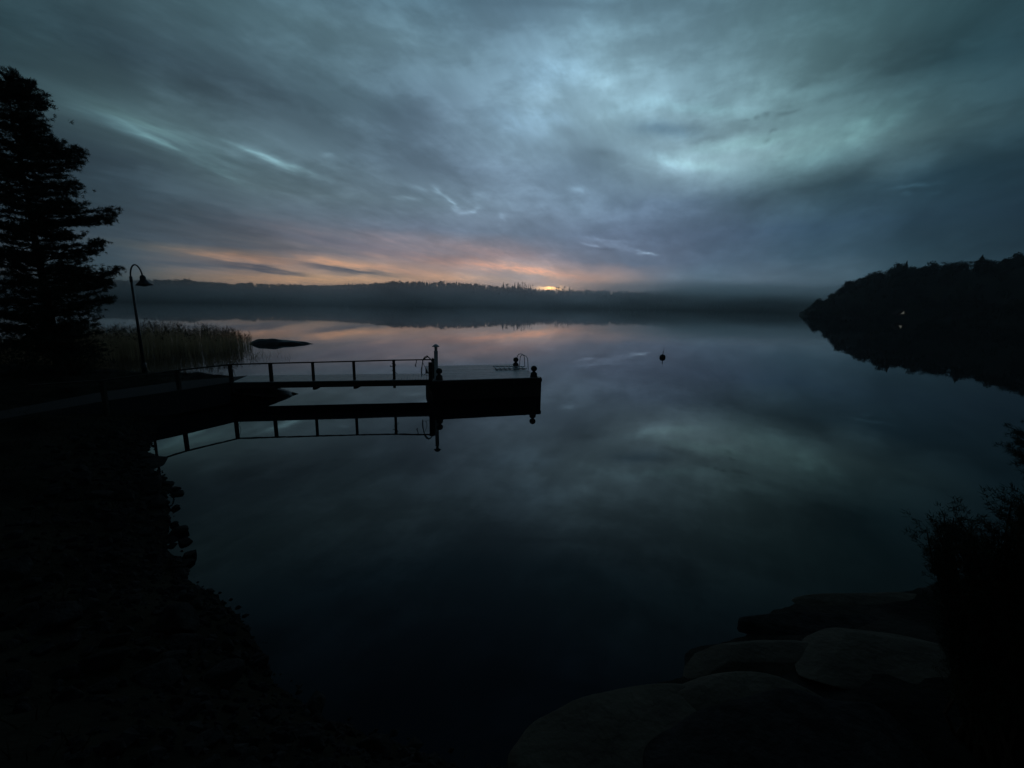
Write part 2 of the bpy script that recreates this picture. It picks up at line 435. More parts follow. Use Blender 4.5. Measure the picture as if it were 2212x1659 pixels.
gt.links.new(sg, mxg.inputs[6]); gt.links.new(mr.outputs[0], mxg.inputs[7]); gt.links.new(mxg.outputs[2], gb.inputs['Base Color'])

# ------------------------------------------------------------------ near land
def P2(x, y): v = at(x, y); return (v.x, v.y)


SHORE = [(90, 22), (40, 14), (20, 10.5), (11, 8.0)] + \
        [P2(*q) for q in ((2000, 1270), (1800, 1290), (1640, 1330), (1600, 1375), (1480, 1400), (1480, 1460), (1340, 1495), (1250, 1560),
                          (1120, 1659), (1000, 1668), (900, 1625), (700, 1555), (600, 1475), (540, 1375), (470, 1290), (395, 1245), (375, 1200), (362, 1150), (360, 1090),
                          (365, 1050), (350, 1030), (310, 1005), (322, 985), (322, 955), (335, 925), (372, 902), (430, 885), (500, 873), (560, 863), (605, 857), (637, 853))] + \
        [(-11.2, 21.9)] + [P2(*q) for q in ((560, 826), (490, 819), (420, 820), (360, 816), (300, 808), (200, 803), (100, 800), (0, 797))] + [(-60, 31), (-110, 36)]
POLY = np.array(SHORE + [(-110, -40), (90, -40)])


def sdist(X, Y):
    """signed distance to the shoreline, + on land"""
    P = POLY; n = len(P); d = np.full(X.shape, 1e9); ins = np.zeros(X.shape, bool)
    for i in range(n):
        x0, y0 = P[i]; x1, y1 = P[(i + 1) % n]
        dx, dy = x1 - x0, y1 - y0
        t = np.clip(((X - x0) * dx + (Y - y0) * dy) / (dx * dx + dy * dy + 1e-12), 0, 1)
        d = np.minimum(d, np.hypot(X - x0 - t * dx, Y - y0 - t * dy))
        c = (y0 > Y) != (y1 > Y)
        xi = (dx) * (Y - y0) / (dy if abs(dy) > 1e-12 else 1e-12) + x0
        ins ^= c & (X < xi)
    return np.where(ins, d, -d)


def ground(X, Y):
    X = np.asarray(X, float); Y = np.asarray(Y, float)
    s = sdist(X, Y)
    s = s + .10 * vnoise(X, Y, 2.5, 5) * np.clip(np.hypot(X, Y) / 10, .3, 1)
    r = np.hypot(X, Y)
    cap = np.interp(r, [0, 2.2, 6, 12, 17, 40], [3.3, 3.2, 2.4, 1.45, .98, 1.15])
    slope = np.interp(r, [0, 4, 9, 14, 30], [1.15, .95, .5, .45, .5])
    right = np.clip((X - .3) / .8, 0, 1)                 # the rock shelf on the right stays low
    slope = slope * (1 - right) + right * np.interp(r, [0, 2.4, 3.6, 30], [1.2, .8, .16, .16])
    land = cap * (1 - np.exp(-np.maximum(s, 0) * slope / cap))
    land = land + (.05 + .04 * np.clip(s, 0, 3)) * vnoise(X, Y, 1.6, 9) * np.clip(s, 0, 1)
    return np.where(s > 0, land, np.maximum(s * .45, -3.0))


def axis(lo, hi, fine_lo, fine_hi, h0, h1):
    v = [fine_lo]
    while v[-1] < fine_hi: v.append(v[-1] + h0)
    a = v[:]; st_ = h0
    while a[-1] < hi: st_ = min(st_ * 1.15, h1); a.append(a[-1] + st_)
    b = []; p = fine_lo; st_ = h0
    while p > lo: st_ = min(st_ * 1.15, h1); p -= st_; b.append(p)
    return np.array(b[::-1] + a)


gx = axis(-108, 88, -20, 9, .16, 4.0); gy = axis(-38, 34, 1.5, 24, .16, 4.0)
GX, GY = np.meshgrid(gx, gy)
GZ = ground(GX, GY)
nx, ny = len(gx), len(gy)
idx = np.arange(nx * ny).reshape(ny, nx)
Fq = np.stack([idx[:-1, :-1], idx[:-1, 1:], idx[1:, 1:], idx[1:, :-1]], -1).reshape(-1, 4)
tag(rawmesh('ground', np.stack([GX, GY, GZ], -1).reshape(-1, 3), Fq, M['soil'], smooth=True), kind='structure')

gm = M['soil']; t = gm.node_tree; b = t.nodes['Principled BSDF']
src = b.inputs['Base Color'].links[0].from_socket
g = t.nodes.new('ShaderNodeNewGeometry'); sp = t.nodes.new('ShaderNodeSeparateXYZ'); t.links.new(g.outputs['Position'], sp.inputs[0])
nn = t.nodes.new('ShaderNodeTexNoise'); nn.inputs['Scale'].default_value = .9; nn.inputs['Detail'].default_value = 5; t.links.new(g.outputs['Position'], nn.inputs['Vector'])
m1 = t.nodes.new('ShaderNodeMath'); m1.operation = 'MULTIPLY_ADD'; t.links.new(nn.outputs[0], m1.inputs[0]); m1.inputs[1].default_value = 5.0; t.links.new(sp.outputs[0], m1.inputs[2])
mr = t.nodes.new('ShaderNodeMapRange'); t.links.new(m1.outputs[0], mr.inputs[0]); mr.inputs[1].default_value = 2.6; mr.inputs[2].default_value = 3.6
cr = t.nodes.new('ShaderNodeValToRGB'); t.links.new(nn.outputs[0], cr.inputs[0]); cr.color_ramp.elements[0].position = .42; cr.color_ramp.elements[1].position = .68
cr.color_ramp.elements[0].color = (.012, .012, .010, 1); cr.color_ramp.elements[1].color = (.04, .038, .032, 1)
mx = t.nodes.new('ShaderNodeMix'); mx.data_type = 'RGBA'; t.links.new(mr.outputs[0], mx.inputs[0]); t.links.new(src, mx.inputs[6]); t.links.new(cr.outputs[0], mx.inputs[7])
t.links.new(mx.outputs[2], b.inputs['Base Color'])

# lake bed and water
mb = MB(); mb.add([(-1400, -1400, -3.6), (1400, -1400, -3.6), (1400, 1400, -3.6), (-1400, 1400, -3.6)], [(0, 1, 2, 3)])
tag(mb.build('lake_bed', M['soil']), kind='structure')

mw = bpy.data.materials.new('lake water'); mw.use_nodes = True
t = mw.node_tree; b = t.nodes['Principled BSDF']
b.inputs['Base Color'].default_value = (.003, .006, .008, 1); b.inputs['Roughness'].default_value = .014
b.inputs['IOR'].default_value = 1.333; b.inputs['Specular IOR Level'].default_value = .5
g = t.nodes.new('ShaderNodeNewGeometry')
n1 = t.nodes.new('ShaderNodeTexNoise'); n1.inputs['Scale'].default_value = .35; n1.inputs['Detail'].default_value = 3
n2 = t.nodes.new('ShaderNodeTexNoise'); n2.inputs['Scale'].default_value = 6.0; n2.inputs['Detail'].default_value = 2
t.links.new(g.outputs['Position'], n1.inputs['Vector']); t.links.new(g.outputs['Position'], n2.inputs['Vector'])
ma = t.nodes.new('ShaderNodeMath'); ma.operation = 'MULTIPLY_ADD'; t.links.new(n2.outputs[0], ma.inputs[0]); ma.inputs[1].default_value = .05
t.links.new(n1.outputs[0], ma.inputs[2])
bp = t.nodes.new('ShaderNodeBump'); bp.inputs['Strength'].default_value = 1.0; bp.inputs['Distance'].default_value = .003
t.links.new(ma.outputs[0], bp.inputs['Height']); t.links.new(bp.outputs[0], b.inputs['Normal'])
mb = MB(); mb.add([(-1400, -1400, 0), (1400, -1400, 0), (1400, 1400, 0), (-1400, 1400, 0)], [(0, 1, 2, 3)])
tag(mb.build('water', mw), kind='structure')


# ------------------------------------------------------------------ far shore and wooded point
def azel(x, y):
    d = ray(x, y); return math.atan2(d.x, d.y), d.z / math.hypot(d.x, d.y)


def hit_poly(a, line):
    """distance from the viewpoint to a shoreline polyline along azimuth a"""
    s, c = math.sin(a), math.cos(a); best = None
    for (x0, y0), (x1, y1) in zip(line[:-1], line[1:]):
        dx, dy = x1 - x0, y1 - y0
        de = s * dy - c * dx
        if abs(de) < 1e-9: continue
        tt = (x0 * dy - y0 * dx) / de; u = (x0 * c - y0 * s) / de
        if tt > 0 and -1e-6 <= u <= 1 + 1e-6 and (best is None or tt < best): best = tt
    return best


FARSHORE = [(-1000, 200), (-720, 320), (-520, 360), (-323, 395), (-50, 428), (90, 490), (165, 528), (320, 535), (480, 560), (700, 580)]
FARSKY = [(-60, 592), (60, 596), (150, 600), (230, 602), (290, 602), (350, 600), (400, 600), (430, 604), (500, 609), (560, 608), (620, 611), (700, 613), (745, 612), (800, 609), (850, 606.5),
          (900, 607), (950, 607.5), (1000, 610), (1050, 614), (1085, 618), (1120, 620), (1150, 622), (1170, 625), (1195, 626.5), (1240, 627), (1270, 625), (1300, 626), (1370, 628.5),
          (1430, 626), (1480, 620), (1540, 624), (1600, 629), (1700, 630), (1800, 634), (2000, 640)]
PTSHORE = [(335, 420), (250, 330), (180, 268), (172, 258), (178, 239), (194, 215), (202, 189), (197, 163), (196, 130), (205, 90), (240, 40)]
PTSKY = [(1728, 676), (1738, 668), (1755, 655), (1769, 646), (1782, 649), (1802, 630), (1820, 618), (1833, 608), (1852, 602), (1874, 592), (1896, 583), (1911, 586), (1943, 571), (1973, 575),
         (2006, 573), (2030, 565), (2050, 563), (2055, 572), (2072, 563), (2100, 565), (2123, 555), (2142, 556), (2160, 560), (2184, 554), (2212, 546), (2300, 528), (2500, 500), (2800, 470)]


def profile(skyl):
    A = [azel(*q) for q in skyl]
    return np.array([a for a, _ in A]), np.array([e for _, e in A])


def ridge_land(name, shore, skyl, off, treeh, a0, a1, na, depth, mat):
    """hillside rising from the shore to a ridge; returns a function (az, distance) -> ground z"""
    pa, pe = profile(skyl)
    AA = np.linspace(a0, a1, na)
    DS = np.array([hit_poly(a, shore) or np.nan for a in AA])
    ok = ~np.isnan(DS); DS = np.interp(AA, AA[ok], DS[ok])
    E = np.interp(AA, pa, pe)
    zt = EYE + E * (DS + off)
    th = np.minimum(treeh, np.maximum(zt, 1) * .7)
    zr = np.maximum(zt - th * .58, .3)
    V = []; prof = [(-6, -.9), (0, -.05), (.04, .04), (.15, .12), (.35, .33), (.6, .66), (.8, .88), (1.0, 1.0), (1.3, .92), (2.2, .75), (4.0, .5)]
    for a, ds, zz in zip(AA, DS, zr):
        for (k, h) in prof:
            dd = ds + (k if k < 0 else k * off)
            z = h if k < 0 else max(h * zz, h if h < 0 else 0) + (.25 if k > 0 else 0)
            V.append((math.sin(a) * dd, math.cos(a) * dd, z))
    m_ = len(prof)
    ii = np.arange(na * m_).reshape(na, m_)
    F = np.stack([ii[:-1, :-1], ii[1:, :-1], ii[1:, 1:], ii[:-1, 1:]], -1).reshape(-1, 4)
    tag(rawmesh(name, V, F, mat, smooth=True), kind='structure')
    ks = np.array([k for k, _ in prof[1:]]); hs = np.array([h for _, h in prof[1:]])

    def gz(a, k): return float(np.interp(k, ks, hs)) * float(np.interp(a, AA, zr))
    def ds(a): return float(np.interp(a, AA, DS))
    def top(a): return float(np.interp(a, AA, th))
    return gz, ds, top


def spruce_arr(h, w, n_tier, r):
    V = []; F = []
    for i in range(n_tier):
        z0 = h * (.10 + .84 * i / n_tier); z1 = min(h, z0 + h * 1.6 / n_tier)
        rad = w * (1 - (i / n_tier)) ** .85 * r.uniform(.8, 1.15) + .03 * w
        k = 7; b = len(V); ph = r.uniform(0, 6.28)
        V.append((0, 0, z1))
        for j in range(k):
            t = ph + 2 * math.pi * j / k; rr = rad * r.uniform(.6, 1.2)
            V.append((rr * math.cos(t), rr * math.sin(t), z0 - r.uniform(0, .03) * h))
        for j in range(k): F.append((b, b + 1 + j, b + 1 + (j + 1) % k))
    return np.array(V), np.array(F)


def leafy_arr(h, w, n, r, low=.25, size=.16):
    """crown of loose leaf clumps: triangles spread through a lumpy ellipsoid"""
    V = []; F = []
    lobes = [(r.uniform(-.45, .45) * w, r.uniform(-.45, .45) * w, h * r.uniform(low + .15, .86), r.uniform(.35, .6) * w) for _ in range(6)]
    lobes.append((0, 0, h * .8, w * .45)); lobes.append((0, 0, h * .5, w * .75))
    for _ in range(n):
        lx, ly, lz, lr = r.choice(lobes)
        u = Vector((r.gauss(0, 1), r.gauss(0, 1), r.gauss(0, .9))); u.normalize(); u *= lr * r.uniform(.55, 1.05)
        c = Vector((lx + u.x, ly + u.y, min(lz + u.z, h)))
        b = len(V)
        for _k in range(3):
            V.append(tuple(c + Vector((r.gauss(0, 1), r.gauss(0, 1), r.gauss(0, .8))) * size * w))
        F.append((b, b + 1, b + 2))
    # trunk
    b = len(V); tr = .035 * w + .05
    for z in (0, h * .6):
        for j in range(4):
            V.append((tr * math.cos(j * 1.57), tr * math.sin(j * 1.57), z))
    for j in range(4):
        F.append((b + j, b + (j + 1) % 4, b + 4 + j)); F.append((b + (j + 1) % 4, b + 4 + (j + 1) % 4, b + 4 + j))
    return np.array(V), np.array(F)


TREES = [spruce_arr(1, .19, 8, rng) for _ in range(5)] + [leafy_arr(1, .33, 90, rng) for _ in range(5)] + [leafy_arr(1, .36, 230, rng, size=.095) for _ in range(5)]


def forest(name, places, mat):
    VV = []; FF = []; b = 0
    for (x, y, z, h, kind, a) in places:
        V, F = TREES[kind]
        c, s = math.cos(a), math.sin(a)
        wv = h * rng.uniform(.85, 1.2) * (1.6 if kind >= 5 else 1.35)
        P = np.stack([(V[:, 0] * c - V[:, 1] * s) * wv + x, (V[:, 0] * s + V[:, 1] * c) * wv + y, V[:, 2] * h + z], -1)
        VV.append(P); FF.append(F + b); b += len(V)
    return rawmesh(name, np.concatenate(VV), np.concatenate(FF), mat)


OFFF = 58.0
gzF, dsF, topF = ridge_land('hills', FARSHORE, FARSKY, OFFF, 10.0, math.radians(-62), math.radians(46), 300, 0, M['hill'])
pl = []
for i in range(3300):
    a = math.radians(rng.uniform(-61, 45)); k = rng.choice((rng.uniform(.02, 1.0), rng.uniform(.75, 1.15), rng.uniform(.9, 1.1)))
    d = dsF(a) + k * OFFF; z = gzF(a, k)
    azd = math.degrees(a)
    spr = .72 if azd > -15 else .08
    h = topF(a) * rng.uniform(.40, .69) * (1.12 if rng.random() < .06 else 1)
    if k < .7: h *= .8
    kind = rng.randrange(5) if rng.random() < spr else 5 + rng.randrange(5)
    if azd < -16 and kind >= 5: h *= .8
    pl.append((math.sin(a) * d, math.cos(a) * d, z - .3, h, kind, rng.uniform(0, 6.28)))
fo = forest('forest', pl, M['leaf'])
tag(fo, 'misty dark forest covering the far shore of the lake', 'forest', kind='stuff')

OFFP = 55.0
gzP, dsP, topP = ridge_land('headland', PTSHORE, PTSKY, OFFP, 8.0, math.radians(33.6), math.radians(68), 160, 0, M['hill'])
pl = []
for i in range(1400):
    a = math.radians(rng.uniform(33.8, 66)); k = rng.choice((rng.uniform(.0, 1.0), rng.uniform(.8, 1.1), rng.uniform(0, .3)))
    d = dsP(a) + k * OFFP; z = gzP(a, k)
    h = topP(a) * rng.uniform(.45, .72)
    if k < .6: h *= .75
    kind = rng.randrange(5) if rng.random() < .12 else 10 + rng.randrange(5)
    pl.append((math.sin(a) * d, math.cos(a) * d, z - .3, h, kind, rng.uniform(0, 6.28)))
ca_, _ = azel(1947, 690); cd_ = dsP(ca_)
pl = [q_ for q_ in pl if not (abs(math.atan2(q_[0], q_[1]) - ca_) < .02 and math.hypot(q_[0], q_[1]) < cd_ + 14)]
fo = forest('woodland', pl, M['leaf'])
tag(fo, 'black wooded headland on the right side of the lake', 'woodland', kind='stuff')


def far_tree(x, y, width, kind, label, gzf, dsf, off, cat='tree', group=None, k=1.0):
    """one tree that stands clear of the skyline, its top seen at x, y"""
    a, e = azel(x, y); d = dsf(a) + k * off; zt = EYE + e * d; z = gzf(a, k) - .3; h = zt - z
    root = thing('spruce_tree' if kind < 5 else 'pine_tree', (math.sin(a) * d, math.cos(a) * d, z), label, cat, group)
    m1 = MB().tube([(0, 0, 0), (0, 0, h * .8)], [.28, .08], 6); m1.build('trunk', M['bark'], root)
    if kind < 5:
        V, F = spruce_arr(h, width * 1.35, 11, rng)
    elif kind == 9:
        V, F = leafy_arr(h, width * .8, 90, rng, low=.45, size=.2); V = V[:-8]; F = F[:-8]
    else:
        V, F = leafy_arr(h, width, 420, rng, size=.10); V = V[:-8]; F = F[:-8]
    if kind == 9:
        V[:, 2] = h * .62 + (V[:, 2] - h * .62) * 1.1
        V[:, 2] += h - V[:, 2].max()
    rawmesh('crown', V, F, M['leaf'], root)
    return root


zz = lambda x, y: (1086.2 + .0992 * x, 592.5 + .0992 * y)
SK = [(12, 160, 1.6, 0, 'dark spruce leftmost of the spiky cluster on the far skyline'),
      (100, 185, 2.6, 5, 'broad leafy tree second from the left in the far skyline cluster'),
      (215, 218, 1.4, 1, 'short narrow spruce left of the tallest spruces on the far skyline'),
      (262, 168, 1.5, 2, 'tall slim spruce standing alone on the far skyline before the dense clump'),
      (335, 158, 2.0, 3, 'tallest spruce at the left edge of the dense skyline clump'),
      (372, 200, 2.2, 6, 'bushy tree filling the middle of the dense skyline clump'),
      (425, 162, 1.9, 9, 'flat topped pine leaning in the dense clump on the far skyline'),
      (480, 175, 1.9, 9, 'flat topped pine at the right of the dense skyline clump'),
      (512, 228, 1.8, 7, 'low bushy tree at the right foot of the dense skyline clump'),
      (568, 196, .9, 1, 'thin bare stemmed spruce first of three right of the skyline clump'),
      (608, 200, 1.0, 4, 'thin spruce in the middle of three right of the skyline clump'),
      (655, 185, 1.3, 9, 'thin pine nearest the yellow glow among three slender skyline trees'),
      (1062, 270, .8, 2, 'tiny spruce standing in front of the yellow glow on the far ridge'),
      (1175, 248, 2.0, 6, 'left of the twin round trees right of the yellow glow'),
      (1222, 252, 2.0, 7, 'right of the twin round trees right of the yellow glow'),
      (1300, 296, 1.8, 5, 'short bushy tree just right of the twin trees by the yellow glow'),
      (1345, 245, 1.9, 9, 'thin stemmed pine with an airy crown right of the yellow glow'),
      (1455, 258, 1.6, 0, 'pointed spruce where the ridge rises again right of the yellow glow')]
for (x, y, w, k, lab) in SK:
    far_tree(*zz(x, y), w, k, lab, gzF, dsF, OFFF, group='trees standing clear on the far skyline')
PK = [(1959.8, 562, 2.0, 1, 'pointed spruce standing above the headland skyline'),
      (1943.6, 568, 3.2, 6, 'round treetop just left of the pointed spruce on the headland'),
      (2017, 562, 3.0, 7, 'domed treetop in the middle of the headland skyline'),
      (1832, 606, 2.6, 6, 'small treetop jutting from the sloping left end of the headland skyline'),
      (1768.8, 644, 3.0, 8, 'low round tree on the tip of the wooded headland'),
      (2123.5, 549, 2.4, 2, 'tall conifer near the right end of the headland skyline'),
      (2199, 545, 3.2, 7, 'round treetop at the far right edge of the headland skyline')]
for (x, y, w, k, lab) in PK:
    far_tree(x, y, w, k, lab, gzP, dsP, OFFP, group='treetops on the headland skyline', k=.95)

# lit cabin on the headland
a, _ = azel(1947, 690); d = dsP(a) + 4
cb = thing('cabin', (math.sin(a) * d, math.cos(a) * d, .9), 'small dark cabin with a lit triangular gable window under the headland trees', 'cabin')
R = Matrix.Rotation(-a + math.radians(22), 3, 'Z')
q = lambda x, y, z: R @ Vector((x, y, z))
m_ = MB().add([q(-2.2, -.1, -1.5), q(2.2, -.1, -1.5), q(2.2, 5, -1.5), q(-2.2, 5, -1.5), q(-2.2, -.1, 2), q(2.2, -.1, 2), q(2.2, 5, 2), q(-2.2, 5, 2), q(0, -.1, 4.1), q(0, 5, 4.1)],
         [(0, 1, 5, 8, 4), (3, 7, 9, 6, 2), (0, 4, 7, 3), (1, 2, 6, 5)])
m_.build('wall', M['wall'], cb)
m_ = MB()
for s in (-1, 1):
    m_.add([q(s * 2.6, -.5, 1.65), q(s * 2.6, 5.4, 1.65), q(0, 5.4, 4.2), q(0, -.5, 4.2), q(s * 2.6, -.5, 1.8), q(s * 2.6, 5.4, 1.8), q(0, 5.4, 4.36), q(0, -.5, 4.36)],
           [(0, 1, 2, 3), (7, 6, 5, 4), (0, 4, 5, 1), (1, 5, 6, 2), (2, 6, 7, 3), (3, 7, 4, 0)])
m_.build('roof', M['wall'], cb)
wf = MB().add([q(-.75, -.16, 2.0), q(.62, -.16, 2.0), q(.5, -.16, 3.5), q(-.75, -.12, 2.0), q(.62, -.12, 2.0), q(.5, -.12, 3.5)],
              [(0, 1, 2), (5, 4, 3), (0, 3, 4, 1), (1, 4, 5, 2), (2, 5, 3, 0)])
wall_ = [c_ for c_ in bpy.data.objects if c_.parent == cb and c_.name.startswith('wall')][0]
wf.build('window', M['lit'], wall_)

# ------------------------------------------------------------------ pier
DK = 1.04
FLc, FRc = Vector((-4.02, 21.05, 0)), Vector((1.60, 22.63, 0))
ex_ = (FRc - FLc).normalized(); ey_ = Vector((-ex_.y, ex_.x, 0)); PW = (FRc - FLc).length; PD = 5.0


def pp(u, v, z): return FLc + ex_ * u + ey_ * v + Vector((0, 0, z))


RZ = math.atan2(ex_.y, ex_.x)
pier = thing('pier', FLc, 'dark square timber pier head standing in the calm water', 'pier')
m_ = MB()
m_.box(pp(PW / 2, PD / 2, -.39) - FLc, (PW - .16, PD - .16, 2.4), RZ); m_.build('body', M['timber'], pier)
m_ = MB(); ndk = 40                                   # deck boards laid along the pier, with gaps
for i in range(ndk):
    m_.box(pp(PW / 2 + rng.uniform(-.012, .012), (i + .5) * PD / ndk, DK - .03 + rng.uniform(-.004, .004)) - FLc, (PW, PD / ndk - .012, .05), RZ)
m_.build('deck', M['deck'], pier)
m_ = MB()
nb = int(PW / .155)
for i in range(nb):
    u = (i + .5) * PW / nb
    m_.box(pp(u, .035, .12 + rng.uniform(-.01, .01)) - FLc, (PW / nb - .012, .07, 1.62), RZ)
nb2 = int(PD / .155)
for i in range(nb2):
    v = .1 + (i + .5) * (PD - .12) / nb2
    for u in (.035, PW - .035):
        m_.box(pp(u, v, .12 + rng.uniform(-.01, .01)) - FLc, (.07, PD / nb2 - .012, 1.62), RZ)
m_.build('cladding', M['timber'], pier)
m_ = MB(); m_.box(pp(PW / 2, -.04, DK - .14) - FLc, (PW, .08, .18), RZ)
m_.build('fender_beam', M['timber'], pier)


def bollard(x, y, label, s=1.0):
    p = at(x, y, DK)
    o = thing('mooring_bollard', p, label, 'bollard', 'mooring bollards on the pier head')
    m_ = MB().lathe((0, 0, 0), [(.20 * s, 0), (.21 * s, .03), (.185 * s, .05), (.18 * s, .16 * s), (.165 * s, .21 * s), (.085 * s, .27 * s), (.075 * s, .31 * s)], 20); m_.build('base', M['iron'], o, True)
    m_ = MB().lathe((0, 0, 0), [(.075 * s, .31 * s), (.14 * s, .34 * s), (.17 * s, .40 * s), (.17 * s, .48 * s), (.13 * s, .56 * s), (.05 * s, .60 * s), (.0, .605 * s)], 20); m_.build('knob', M['iron'], o, True)
    return o


bollard(948.5, 820, 'black mushroom bollard at the foot of the grey pier light')
bollard(1153, 813.5, 'black mushroom bollard at the front right corner of the pier')
bollard(1114, 792, 'black mushroom bollard beside the ladder hoops', .98)

# pier light
p = at(942.5, 820, DK)
o = thing('bollard_light', p, 'unlit grey metal pier light post with a conical cap', 'pier light')
MB().lathe((0, 0, 0), [(.15, 0), (.15, .02), (.098, .025), (.098, 1.42), (.104, 1.43), (.104, 1.47), (.09, 1.475)], 20).build('post', M['steel'], o, True)
MB().lathe((0, 0, 0), [(.062, 1.47), (.062, 1.72)], 14).build('lens', M['glass'], o, True)
m_ = MB()
for k in range(3):
    t = k * 2.094 + .5
    m_.tube([(.082 * math.cos(t), .082 * math.sin(t), 1.47), (.082 * math.cos(t), .082 * math.sin(t), 1.74)], .009, 6)
m_.build('bracket', M['steel'], o)
MB().lathe((0, 0, 0), [(.185, 1.685), (.188, 1.695), (.15, 1.735), (.07, 1.80), (.03, 1.82), (.0, 1.822)], 20).build('cap', M['steel'], o, True)

# swimming ladder, folded up on deck with two hoops
DKa = DK + .02
A1, B1, A2, B2 = at(1115.5, 791, DKa), at(1133.7, 793, DKa), at(1122, 791.5, DKa), at(1141, 799, DKa)
o = thing('swimming_ladder', A1, 'folded swimming ladder with two tubular hoops at the back of the pier', 'ladder')


def arch(a, b, h):
    pts = [a]
    for k in range(13):
        t = math.pi * k / 12
        c = (a + b) / 2; half = (b - a) / 2 * .86
        pts.append(c - half * math.cos(t) + Vector((0, 0, h - .24 + .24 * math.sin(t))))
    pts.append(b)
    return [x - A1 for x in pts]


for (a_, b_) in ((A1, B1), (A2, B2)):
    MB().tube(arch(a_, b_, .80), .021, 8).build('grab_rail', M['steel'], o, True)
C1, C2, E1, E2 = at(1064.5, 791.5, DKa + .06), at(1134, 791.5, DKa + .06), at(1070.5, 798.0, DKa + .03), at(1138.5, 795.5, DKa + .03)
for (a_, b_) in ((C1, C2), (E1, E2)):
    MB().tube([a_ - A1, b_ - A1], .026, 8).build('side_rail', M['steel'], o, True)
for k in range(7):
    t = .06 + k * .14
    a_ = C1.lerp(C2, t) - A1; b_ = E1.lerp(E2, t) - A1
    MB().bar(a_ - Vector((0, 0, .01)), b_ - Vector((0, 0, .01)), .07, .035).build('rung', M['steel'], o)

# ------------------------------------------------------------------ footbridge
G0, G1 = Vector((-4.15, 21.62, 0)), Vector((-13.45, 19.86, 0))     # front edge line from pier to the bend
gd = (G1 - G0).normalized(); gn = Vector((gd.y, -gd.x, 0))
if gn.y < 0: gn = -gn
GWID = 1.9
br = thing('footbridge', G1, 'timber footbridge with a single handrail running from shore to the pier', 'footbridge')
BZ = math.atan2(gd.y, gd.x); GL = (G1 - G0).length
mid = (G0 + G1) / 2
O = G1
m_ = MB(); nbd = 66
for i in range(nbd):
    c = G0.lerp(G1, (i + .5) / nbd) + gn * GWID / 2
    m_.box(c + Vector((0, 0, .965 + rng.uniform(-.003, .003))) - O, (GL / nbd - .012, GWID, .05), BZ)
m_.build('deck', M['deck'], br)
for off in (.09, GWID * .5, GWID - .09):
    MB().bar(G0 + gn * off + Vector((0, 0, .80)) - O, G1 + gn * off + Vector((0, 0, .80)) - O, .14, .27).build('beam', M['timber'], br)
# the shore end turns towards the camera side
K0 = G1.copy(); K1 = at(382, 846, .95); K1.z = 0; K2 = at(218, 868, .98); K2.z = 0
posts = [(853, 777), (766, 780), (676, 783), (585, 785)]
rail_pts = [Vector((-4.22, 21.66, 2.02)), Vector((-6.08, 21.50, 1.975)), Vector((-8.0, 21.13, 1.93)), Vector((-9.88, 20.72, 1.90)), Vector((-11.75, 20.32, 1.87)), Vector((-13.43, 19.90, 1.84))]
r6 = at(382, 800, 1.83); r7 = at(220, 822, 1.83); r8 = at(60, 833, 1.85)
rail_all = rail_pts + [r6, r7, r8]
for i in range(len(rail_pts) - 1):
    pass
m_ = MB()
for a_, b_ in zip(rail_all[:-1], rail_all[1:]):
    m_.bar(a_ - O, b_ - O, .09, .055)
m_.build('handrail', M['timber'], br)
for i, p in enumerate(rail_all[1:8]):
    foot = Vector((p.x, p.y, .52 if i < 5 else .3))
    tap = MB(); w = .12 if i < 3 else .15
    tap.bar(foot - O, p - Vector((0, 0, .03)) - O, w, w * .8); tap.build('post', M['timber'], br)
    if i in (0, 1, 2, 3):
        sx = .34 if i else .06
        MB().add([v - O for v in (foot + Vector((0, -.04, .0)), foot + Vector((sx * .4, -.04, .02)), foot + Vector((sx * 1.4, -.04, .22)), foot + Vector((0, -.04, .22)),
                              foot + Vector((0, .06, .0)), foot + Vector((sx * .4, .06, .02)), foot + Vector((sx * 1.4, .06, .22)), foot + Vector((0, .06, .22)))],
                 [(0, 1, 2, 3), (7, 6, 5, 4), (0, 4, 5, 1), (1, 5, 6, 2), (2, 6, 7, 3), (3, 7, 4, 0)]).build('bracket', M['timber'], br)
# end posts by the pier
e1 = at(930.5, 820.5, DK); e2 = at(935.5, 817, DK)
MB().bar(Vector((e1.x, e1.y, .5)) - O, Vector((e1.x, e1.y, 1.94)) - O, .19, .16).build('end_post', M['timber'], br)
MB().tube([Vector((e2.x, e2.y, .9)) - O, Vector((e2.x, e2.y, 2.02)) - O, Vector((e2.x, e2.y, 2.09)) - O], [.075, .075, .04], 12).build('end_post', M['timber'], br)
# diagonal plank leaning under the bridge end
MB().bar(at(929, 826, .9) - O, at(938, 862, .05) - O, .05, .14).build('brace', M['timber'], br)

# walkway on land from the bend to the left
pa_ = [G1 + gn * .0, K1, K2, at(0, 905, 1.0), at(-300, 930, 1.05)]
pb_ = [G1 + gn * GWID, at(370, 826, .98), at(215, 847, 1.0), at(0, 886, 1.02), at(-300, 914, 1.05)]
V = []; Fp = []
for a_, b_ in zip(pa_, pb_):
    for k in range(5):
        v = a_.lerp(b_, k / 4); V.append([v.x, v.y, 0])
V = np.array(V)
